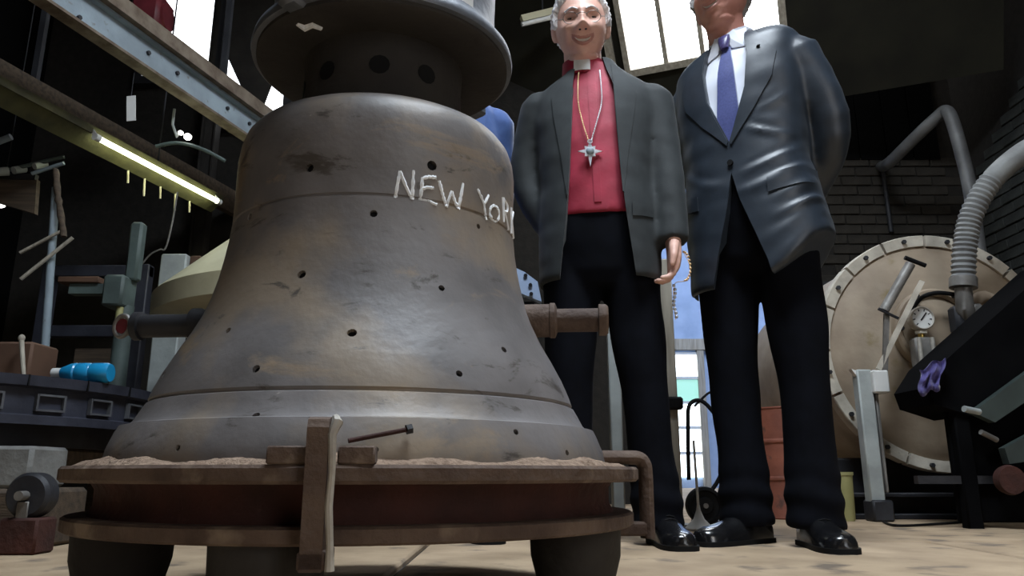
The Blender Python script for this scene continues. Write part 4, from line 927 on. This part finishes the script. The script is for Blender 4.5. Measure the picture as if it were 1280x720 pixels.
bd_ = aty(10, 440, 2.62); brd = one('brown_box', bbox((-1.77, 2.70, RT + .085), (.20, .16, .17), .008), 'brown', 'brown board box standing on the dark ring', 'box')
br = aty(33, 466, 2.55); br.z = RT; bu_ = aty(27, 423, 2.58)
bs = thing('brush', 'pale wooden brush handle leaning on the brown box', 'brush', br)
obj('handle', sub(tube([br + up * .006, br.lerp(bu_, .5), bu_], [.006, .0075, .008], 10), bs), 'timber', bs); obj('knob', sub(ellipsoid(bu_, (.011, .011, .014)), bs), 'timber', bs)
# pale column and hooked wire
cA = aty(205, 480, 4.0); ct = aty(207, 320, 4.0)
pc_ = thing('pale_column', 'pale steel box column with a looped wire tied at its top', 'post', (cA.x, 4.0, 0))
obj('shaft', bbox((0, 0, ct.z / 2), (.14, .10, ct.z), .008), 'palecol', pc_); obj('cap_block', bbox((.10, .02, ct.z - .05), (.06, .06, .10), .006), 'brown', pc_)
obj('base_plate', bbox((0, 0, .01), (.2, .2, .02), .003), 'darksteel', pc_)
obj('wire', sub(tube(smoothpath([aty(222, 240, 3.95), aty(215, 280, 3.95), aty(207, 310, 3.93), aty(200, 312, 3.93), aty(188, 318, 3.93), aty(176, 332, 3.93)], 5), .005, 6), pc_), 'steel', pc_)
# cream conical hood on a drum behind the mould
HC = Vector((-.78, 3.55, 0)); hz0 = aty(200, 398, 3.2).z; hz1 = aty(200, 371, 3.2).z
hd = thing('conical_hood', 'cream enamelled conical hood on a dark drum behind the bell mould', 'hood', HC)
obj('cone', lathe([(.05, hz1 + .70), (.12, hz1 + .70), (.845, hz1 + .012), (.855, hz1), (.05, hz1)], 96), 'cream', hd); obj('skirt', lathe([(.05, hz0), (.83, hz0), (.852, hz0 + .008), (.855, hz1), (.05, hz1)], 96), 'cream', hd)
obj('drum', lathe([(.05, 0), (.62, 0), (.62, hz0), (.05, hz0)], 64), 'darksteel', hd)
bk = aty(660, 356, 3.0); hb = thing('blue_bracket', 'pale blue bolted bracket on a dark stand beside the crimson-shirted person', 'bracket', (bk.x, 3.02, 0))
B4 = [aty(x, y, 3.0) - Vector((bk.x, 3.02, 0)) for x, y in ((634, 330), (656, 340), (672, 352), (677, 377), (640, 362))]
obj('plate', prism(B4, (0, .05, 0)), 'blue_wall', hb, smooth=False)
for x, y in ((663, 356), (664, 367), (657, 344)): obj('bolt', tube([aty(x, y, 2.99) - Vector((bk.x, 3.02, 0)), aty(x, y, 3.01) - Vector((bk.x, 3.02, 0))], .008, 6), 'darksteel', hb)
bz = aty(655, 372, 3.0).z; obj('stand', bbox((-.02, .03, bz / 2 - .01), (.10, .05, bz - .0), .006), 'darksteel', hb)
# blocks, roller and baulk at floor level, left
bA = aty(-30, 600, 2.25); bB = aty(70, 547, 2.25)
one('concrete_block', cat(bbox(((-1.80 + bB.x) / 2 , 2.24, .2175), (bB.x + 1.80, .18, .115), .01)), 'block', 'pale concrete block resting on the dark baulk under the steel ring', 'block')
one('timber_baulk', bbox((-1.62, 2.27, .08), (.66, .26, .16), .012), 'darktimber', 'dark timber baulk on the floor beneath the pale concrete block', 'baulk')
rl = aty(55, 600, 2.1); ro_ = thing('steel_roller', 'small dark steel roller on an axle in front of the concrete block', 'roller', (rl.x, 2.06, 0))
obj('wheel', mv(rot(lathe([(.01, -.03), (.05, -.03), (.058, -.02), (.058, .02), (.05, .03), (.01, .03)], 28), PI / 2, 'X'), (0, 0, .145)), 'darksteel', ro_)
obj('axle', tube([(0, -.06, .145), (0, .05, .145)], .012, 12), 'steel', ro_); obj('bracket', bbox((0, 0, .045), (.10, .09, .09), .006), 'darkred', ro_); obj('clip', bbox((.0, -.035, .10), (.03, .006, .06), .002), 'steel', ro_)

# ============================================================ BEHIND THE PEOPLE
f0 = aty(652, 25, 4.7); f1 = aty(706, 12, 4.75); ufx = thing('unlit_batten_lamp', 'unlit pale batten lamp high behind the white-haired head', 'lamp', (f0 + f1) / 2)
f1 = f1 + (f1 - f0) * .6
obj('housing', sub(beam(f0, f1, .05, .05), ufx), 'cream', ufx, smooth=False); obj('tube', sub(tube([f0 - up * .055 + Vector((0, -.03, 0)), f1 - up * .055 + Vector((0, -.03, 0))], .016, 12), ufx), 'white', ufx)
obj('hanger', sub(tube([f0.lerp(f1, .3), Vector((*f0.lerp(f1, .3).xy, ZC))], .006, 6), ufx), 'darksteel', ufx); obj('hanger', sub(tube([f0.lerp(f1, .8), Vector((*f0.lerp(f1, .8).xy, ZC))], .006, 6), ufx), 'darksteel', ufx)
def post_at(px, Y, wpx, top, name, label, mt_):
    q = aty(px, 600, Y); ww = wpx * Y / FPX; t_ = thing(name, label, 'post', (q.x, Y, 0))
    obj('shaft', bbox((0, 0, top / 2), (ww, .05, top), .006), mt_, t_); obj('foot_plate', bbox((0, 0, .008), (ww + .06, .11, .016), .002), 'steel', t_); return t_
tp_ = post_at(841, 3.0, 19, 1.05, 'timber_post', 'pale timber post with a black clip beside the hand truck', 'timber')
cz = aty(845, 505, 3.0).z; obj('clip', bbox((.012, -.03, cz), (.07, .03, .05), .008), 'blackrub', tp_)
post_at(772, 3.2, 15, 1.0, 'steel_post', 'slim pale steel post standing behind the crimson-shirted person', 'palecol')
# hand truck
ht = aty(880, 625, 3.15); hx = ht.x
tk = thing('hand_truck', 'black tubular hand truck with one dark rubber wheel turned outward', 'hand truck', (hx, 3.15, 0))
obj('wheel', mv(rot(lathe([(.012, -.022), (.03, -.022), (.035, -.012), (.055, -.014), (.060, -.026), (.072, -.022), (.075, 0), (.072, .022), (.060, .026), (.055, .014), (.035, .012), (.03, .022), (.012, .022)], 36), PI / 2, 'X'), (0, 0, .076)), 'blackrub', tk)
def T_(px, py, Y=3.2): return aty(px, py, Y) - Vector((hx, 3.15, 0))
obj('frame', tube(smoothpath([T_(880, 625), T_(902, 590), T_(902, 536), T_(880, 503), T_(862, 506), T_(860, 540), T_(861, 600)], 6), .0085, 10), 'blackrub', tk)
obj('handle', tube(smoothpath([T_(868, 508), T_(888, 490), T_(899, 498), T_(890, 470), T_(893, 455), T_(904, 470)], 5), .005, 8), 'blackrub', tk)
obj('axle', tube([(0, -.03, .076), (0, .10, .076)], .010, 10), 'steel', tk); obj('toe_plate', bbox((.04, .10, .008), (.12, .12, .014), .002), 'darksteel', tk)
sA = aty(864, 642, 3.0); st_ = thing('white_stand', 'slim stand with a white cone foot beside the rubber wheel', 'stand', (sA.x, 2.88, 0))
obj('cone_foot', lathe([(.005, 0), (.05, 0), (.052, .008), (.02, .04), (.008, .07), (.005, .09), (.003, .09)], 28), 'white', st_); obj('rod', tube([(0, 0, .08), (-.004, 0, .32)], .005, 8), 'white', st_)
# rust-red drum, olive bin
dr = atz(1000, 652, 0); dr = Vector((1.30, 3.66, 0)); dh = aty(985, 507, 3.5).z
du = thing('steel_drum', 'rust-red ribbed steel drum standing behind the navy trouser legs', 'drum', dr)
rr_ = .15; pf = [(.01, 0), (rr_, 0), (rr_ + .004, .006), (rr_, .014)]
for k in (1, 2): z_ = dh * k / 3 + .01; pf += [(rr_, z_ - .012), (rr_ + .007, z_ - .004), (rr_ + .007, z_ + .004), (rr_, z_ + .012)]
pf += [(rr_, dh - .012), (rr_ + .005, dh - .006), (rr_ + .004, dh), (rr_ - .006, dh), (rr_ - .008, dh - .015), (.01, dh - .015)]
obj('drum_body', lathe(pf, 64), 'redrum', du); obj('bung', mv(lathe([(.005, 0), (.022, 0), (.022, .012), (.005, .012)], 16), (.08, -.06, dh - .016)), 'darksteel', du)
cb_ = thing('cable_bundle', 'bundle of black cables hanging on the hall wall above the red drum', 'cables', aty(985, 500, 5.0))
for k in range(4):
    pts = smoothpath([aty(1000 + 8 * k, 360, 5.0), aty(990 + 4 * k, 430, 4.98), aty(975 + 5 * k, 480, 4.98), aty(972 + 9 * k, 512, 5.0), aty(975 + 10 * k, 560, 5.0)], 5); obj('cable', sub(tube(pts, .012, 8), cb_), 'blackrub', cb_)
cq = aty(1010, 360, 5.0); obj('hook_rail', sub(box((cq.x, 5.02, cq.z + .02), (.3, .04, .05)), cb_), 'darksteel', cb_, smooth=False); obj('rail_post', sub(beam((cq.x + .14, 5.04, 0), (cq.x + .14, 5.04, cq.z + .02), .05, .05, (0, 1, 0)), cb_), 'darksteel', cb_, smooth=False)
ob_ = atz(1064, 652, 0); oz = aty(1064, 590, ob_.y).z
bn = thing('olive_bin', 'small olive-yellow bin on the floor by the vessel post', 'bin', (ob_.x, ob_.y + .05, 0))
obj('bin_body', lathe([(.005, 0), (.036, 0), (.039, .01), (.044, oz - .01), (.041, oz - .01), (.036, .015), (.005, .015)], 32), 'olive_bin', bn); obj('rim', lathe([(.041, oz - .014), (.048, oz - .014), (.048, oz), (.041, oz)], 32, True), 'olive_bin', bn)
# beads held in the hand
hw = bworld((.228, -.045, .79)); bdz = thing('bead_string', 'gold-beaded string held in the ruddy hand beside the jacket', 'beads', hw)
lp = [Vector((.022 + .018 * math.sin(t), -.035, .01 + .045 * math.cos(t))) for t in np.linspace(0, PI, 12)]
for p in lp: obj('bead', ellipsoid(p, (.004, .004, .004), 8, 6), 'gold', bdz)
for k in range(9): obj('bead', ellipsoid((-.012 + .003 * math.sin(k), -.030, -.05 - .012 * k), (.0055, .0055, .0055), 8, 6), 'silver', bdz)
obj('cord', tube(smoothpath([lp[0], lp[6], lp[-1], Vector((-.012, -.03, -.05)), Vector((-.012, -.03, -.155))], 5), .0012, 6), 'gold', bdz)

# ============================================================ RIGHT SIDE: PRESSURE VESSEL
VC = aty(1172, 438, 3.62); VR = .575
ve = thing('pressure_vessel', 'big tan round pressure vessel end with a pale bolted flange', 'vessel', (VC.x, VC.y, 0))
toY = Matrix.Translation((0, 0, VC.z)) @ Matrix.Rotation(PI / 2, 4, 'X')      # lathe z -> -Y (towards the room)
pf = [(.005, .10)] + [(r, .10 - .10 * (r / .52) ** 2.2) for r in (.1, .2, .3, .38, .45, .5)] + [(.525, -.01), (.525, -.02), (.54, -.02), (.54, -1.25), (.005, -1.25)]
obj('dished_end', xf(lathe(pf, 96), toY), 'tank', ve)
seg_n = 16
for k in range(seg_n):
    a0 = 2 * PI * k / seg_n + .012; a1 = 2 * PI * (k + 1) / seg_n - .012; V = []; F = []; ns = 6
    for j in range(ns + 1):
        a = a0 + (a1 - a0) * j / ns
        for r, z in ((.520, .012), (VR - .004, .016), (VR, .010), (VR, -.05), (.520, -.05)): V.append((r * math.cos(a), r * math.sin(a), z))
    for j in range(ns):
        for q in range(5): F.append((j * 5 + q, j * 5 + (q + 1) % 5, j * 5 + 5 + (q + 1) % 5, j * 5 + 5 + q))
    F += [tuple(range(5)), tuple(ns * 5 + q for q in range(4, -1, -1))]
    obj('flange_segment', xf((np.array(V), F), toY), 'tankrim', ve, smooth=False)
    am = (a0 + a1) / 2; p = Vector((.548 * math.cos(am), .548 * math.sin(am), 0)); obj('bolt', xf(tube([p + Vector((0, 0, .008)), p + Vector((0, 0, .030))], .011, 6), toY), 'darksteel', ve)
def VP(px, py, Y=3.5): return aty(px, py, Y) - Vector((VC.x, VC.y, 0))
# central boss, hatch ring, gauge, valve
hc = VP(1170, 412, 3.50)
hp = Matrix.Translation(hc) @ Matrix.Rotation(PI / 2, 4, 'X')
obj('hatch_ring', xf(lathe([(.175, -.03), (.195, -.03), (.195, .01), (.185, .022), (.17, .022), (.16, .01), (.16, -.03)], 64, True), hp), 'tank', ve); obj('hatch', xf(lathe([(.005, -.03), (.162, -.03), (.162, -.005), (.1, .012), (.005, .016)], 48), hp), 'tank', ve)
for k in range(6): a = k * PI / 3; p = Vector((.178 * math.cos(a), .178 * math.sin(a), .02)); obj('hatch_bolt', xf(tube([p, p + Vector((0, 0, .025))], .010, 6), hp), 'darksteel', ve)
gq = VP(1152, 398, 3.40); gp = Matrix.Translation(gq) @ Matrix.Rotation(PI / 2, 4, 'X')
gg = obj('gauge', xf(lathe([(.004, -.035), (.045, -.035), (.054, -.03), (.054, .010), (.050, .014), (.046, .010), (.046, .004), (.004, .004)], 40), gp), 'bright_edge', ve)
obj('dial', xf(lathe([(.002, .003), (.046, .003), (.046, .006), (.002, .006)], 40), gp), 'white', gg)
obj('needle', xf(rot(box((.010, 0, .008), (.045, .005, .003)), .9), gp), 'blackrub', gg, smooth=False)
for k in range(8): obj('tick', xf(rot(box((.038, 0, .0072), (.010, .004, .002)), -.8 + k * .68), gp), 'blackrub', gg, smooth=False)
obj('gauge_stem', tube([gq + Vector((0, .02, -.05)), gq + Vector((0, .02, -.09))], .014, 12), 'brass', ve); obj('gauge_collar', tube([gq + Vector((0, .02, -.055)), gq + Vector((0, .02, -.068))], .028, 6), 'tankrim', ve)
obj('valve_body', bbox(gq + Vector((.0, .03, -.155)), (.085, .07, .14), .012), 'steel', ve); obj('valve_side', tube([gq + Vector((-.03, -.01, -.09)), gq + Vector((-.03, -.01, -.22))], .010, 10), 'bright_edge', ve); obj('valve_side', tube([gq + Vector((.03, -.01, -.09)), gq + Vector((.03, -.01, -.22))], .010, 10), 'bright_edge', ve)
obj('black_hose', tube(smoothpath([VP(1138, 390, 3.42), VP(1152, 372, 3.40), VP(1172, 366, 3.40), VP(1192, 368, 3.40)], 5), .010, 10), 'blackrub', ve)
zr = .115
for y_ in (.25, .95): obj('cradle', bbox((-.1, y_, (VC.z - .5) / 2), (.9, .08, VC.z - .5), .01), 'darksteel', ve)
obj('base_rail', cat(bbox((.15, -.02, zr - .01), (1.35, .08, .02), .004), bbox((.15, -.02, .012), (1.35, .08, .024), .004), box((.15, .01, zr / 2), (1.33, .012, zr - .04)), box((-.40, -.02, zr / 2), (.03, .06, zr - .03)), box((.3, -.02, zr / 2), (.03, .06, zr - .03))), 'darksteel', ve)
# post with lever in front of the vessel
pq = aty(1094, 622, 3.42); lv = thing('lever_post', 'pale square post with a slanted lever arm in front of the vessel', 'post', (pq.x, 3.42, 0))
def LP_(px, py, Y=3.40): return aty(px, py, Y) - Vector((pq.x, 3.42, 0))
zt_ = LP_(1094, 462).z
obj('post', bbox((0, 0, (zt_ + .0) / 2), (.066, .06, zt_), .006), 'palecol', lv); obj('side_flat', bbox((.046, .0, zt_ / 2 + .06), (.014, .05, zt_ - .12), .003), 'steel', lv); obj('foot_block', bbox((.01, 0, .045), (.09, .10, .09), .008), 'darksteel', lv)
obj('bracket', cat(bbox(LP_(1097, 478), (.07, .08, .10), .006), prism([LP_(1064, 461), LP_(1090, 470), LP_(1090, 488), LP_(1080, 482)], (0, .03, 0))), 'white', lv, smooth=False)
obj('lever_arm', beam(LP_(1098, 462), LP_(1152, 352, 3.34), .030, .022), 'tankrim', lv, smooth=False); obj('lever_bar', tube([LP_(1105, 388, 3.36), LP_(1138, 330, 3.33)], .022, 12), 'steel', lv)
obj('t_handle', tube([LP_(1131, 322, 3.33), LP_(1157, 332, 3.33)], .010, 10), 'blackrub', lv); obj('cross_pin', tube([LP_(1098, 386, 3.35), LP_(1123, 398, 3.35)], .007, 8), 'darksteel', lv); obj('link', beam(LP_(1108, 392, 3.37), LP_(1106, 470, 3.39), .022, .014, (0, 1, 0)), 'steel', lv, smooth=False)
# corrugated hose
ho2 = thing('flexible_hose', 'thick grey corrugated hose arching down to the vessel', 'hose', aty(1206, 385, 3.36))
hp_ = smoothpath([aty(1345, 165, 3.15), aty(1300, 180, 3.2), aty(1268, 199, 3.25), aty(1236, 230, 3.29), aty(1214, 270, 3.32), aty(1206, 310, 3.34), aty(1204, 352, 3.36)], 14)
obj('hose_body', sub(tube(hp_, [.050 if i < 40 else (.053 if i % 2 else .046) for i in range(len(hp_))], 24), ho2), 'hose', ho2)
obj('collar', sub(tube([aty(1204, 348, 3.36), aty(1204, 360, 3.36)], .058, 24), ho2), 'steel', ho2); obj('nozzle', sub(tube([aty(1204, 360, 3.36), aty(1206, 385, 3.37), aty(1210, 396, 3.40)], [.036, .038, .04], 20), ho2), 'steel', ho2)
obj('clamp_block', sub(bbox(aty(1205, 400, 3.42), (.11, .08, .13), .015), ho2), 'darksteel', ho2); obj('clamp_block', sub(bbox(aty(1216, 388, 3.40), (.05, .09, .05), .01), ho2), 'steel', ho2)
obj('outlet_pipe', sub(tube(smoothpath([aty(1212, 385, 3.42), aty(1230, 372, 3.44), aty(1262, 395, 3.47), aty(1280, 420, 3.5)], 5), .032, 16), ho2), 'tank', ho2)
hz_ = aty(1345, 165, 3.15); obj('wall_elbow', sub(tube([hz_ - Vector((.02, 0, 0)), hz_ + Vector((.06, 0, .02)), Vector((X1 - .01, hz_.y, hz_.z + .02))], .06, 20), ho2), 'hose', ho2)
# bent grey pipe on the back wall
bpp = thing('bent_pipe', 'bent grey pipe rising over the vessel in front of the brick wall', 'pipe', aty(1110, 205, 4.9))
obj('pipe', sub(tube(smoothpath([aty(1102, 208, 5.25), aty(1112, 203, 4.9), aty(1150, 166, 4.6), aty(1172, 146, 4.5), aty(1182, 139, 4.45), aty(1190, 150, 4.4), aty(1203, 195, 4.35), aty(1213, 240, 4.3), aty(1226, 330, 4.3)], 8), .040, 18), bpp), 'greybig', bpp)
obj('drop', sub(tube([aty(1104, 215, 5.24), aty(1114, 290, 5.26)], .016, 10), bpp), 'darksteel', bpp)
# sloping black chute with grey-green panel
ch = thing('sloping_chute', 'black sloping steel chute on a dark frame with a grey-green side panel', 'chute', (2.05, 2.75, 0))
def CP(px, py, Y): return aty(px, py, Y) - Vector((2.05, 2.75, 0))
poly = [CP(1160, 484, 2.95), CP(1180, 452, 2.95), CP(1330, 318, 2.95), CP(1330, 428, 2.95), CP(1215, 520, 2.95), CP(1168, 505, 2.95)]
obj('trough', prism(poly, (0, .27, 0)), 'chute', ch, smooth=False)
obj('side_panel', prism([CP(1216, 515, 2.9), CP(1330, 432, 2.9), CP(1330, 470, 2.9), CP(1244, 528, 2.9)], (0, .04, 0)), 'panelgreen', ch, smooth=False)
obj('side_panel', prism([CP(1256, 560, 2.9), CP(1330, 520, 2.9), CP(1330, 570, 2.9), CP(1262, 580, 2.9)], (0, .04, 0)), 'panelgreen', ch, smooth=False)
obj('tube_stub', tube([CP(1205, 511, 2.86), CP(1224, 515, 2.88)], .012, 10), 'palecol', ch); obj('tube_stub', tube([CP(1226, 540, 2.88), CP(1246, 550, 2.9)], .010, 10), 'steel', ch)
for x, Y in ((1195, 2.99), (1195, 3.17), (1300, 2.99), (1300, 3.17)):
    p = CP(x, 500, Y); obj('leg', bbox((p.x, p.y, p.z / 2), (.06, .05, p.z + .02), .006), 'chute', ch)
obj('apron', bbox((CP(1190, 560, 3.0).x + .31, .27, .25), (.62, .03, .46), .006), 'chute', ch)
wq_ = CP(1262, 600, 2.9); obj('wheel', mv(rot(lathe([(.01, -.02), (.05, -.02), (.055, 0), (.05, .02), (.01, .02)], 28), PI / 2, 'X'), (wq_.x, wq_.y, wq_.z)), 'darkred', ch); obj('wheel_axle', tube([(wq_.x, wq_.y - .01, wq_.z), (wq_.x, wq_.y + .1, wq_.z)], .012, 10), 'darksteel', ch); obj('wheel_bar', beam((wq_.x - .3, wq_.y + .09, wq_.z), (wq_.x + .2, wq_.y + .09, wq_.z), .03, .03), 'darksteel', ch, smooth=False)
# crumpled cloth over the chute tip
Vc = []; Fc = []; nn = 14
for i in range(nn):
    for j in range(nn):
        a = i / (nn - 1); b = j / (nn - 1); px = 1150 + 32 * a + 2 * math.sin(b * 7) - 8 * b * a; py = 462 + 32 * b - 16 * a + 3 * math.sin(a * 9) + 8 * b * a
        q = aty(px, py, 2.91 + .012 * math.sin(a * 16 + b * 3) + .008 * math.sin(b * 13)); Vc.append(tuple(q))
k_ = len(Vc); Vc += [(x, y + .006, z) for x, y, z in Vc]
for i in range(nn - 1):
    for j in range(nn - 1): a, b, c, d = i * nn + j, i * nn + j + 1, (i + 1) * nn + j + 1, (i + 1) * nn + j; Fc += [(a, b, c, d), (d + k_, c + k_, b + k_, a + k_)]
bd2 = list(range(nn)) + [i * nn + nn - 1 for i in range(1, nn)] + [(nn - 1) * nn + j for j in range(nn - 2, -1, -1)] + [i * nn for i in range(nn - 2, 0, -1)]
Fc += [(a, a + k_, b + k_, b) for a, b in zip(bd2, bd2[1:] + bd2[:1])]
one('crumpled_cloth', (np.array(Vc), Fc), 'purple', 'crumpled blue-purple cloth hung over the tip of the black chute', 'cloth', ang=80)
cw = thing('floor_cable', 'thin dark cable lying on the floor in front of the vessel base', 'cable', atz(1120, 655, .005))
obj('cable', sub(tube(smoothpath([atz(1104, 652, .006), atz(1122, 657, .006), atz(1170, 655, .006), atz(1240, 650, .006), atz(1300, 648, .006)], 6), .005, 8), cw), 'blackrub', cw)

# dark machine frame and a small bulb deep in the left corner
mf = thing('machine_frame', 'dark open machine frame standing behind the blue bottle', 'frame', (-2.45, 4.35, 0))
for x in (-.28, .28): obj('upright', bbox((x, 0, .70), (.07, .07, 1.4), .006), 'bluedark', mf)
for z in (.62, 1.0, 1.36): obj('crossbar', bbox((0, 0, z), (.63, .06, .07), .006), 'bluedark', mf)
obj('cover_plate', bbox((.05, .05, .80), (.3, .02, .22), .004), 'darktimber', mf)
kb = aty(1, 256, 3.75); lb = thing('small_bulb_lamp', 'small bare bulb glowing beneath the tube rack board', 'lamp', kb)
obj('bulb', ellipsoid((0, 0, 0), (.022, .02, .016)), BULB, lb); obj('cap', tube([(0, .0, .012), (0, .0, .045)], .012, 10), 'darksteel', lb); obj('flex', tube([(0, 0, .045), (0, 0, ZC - kb.z)], .003, 6), 'darksteel', lb)
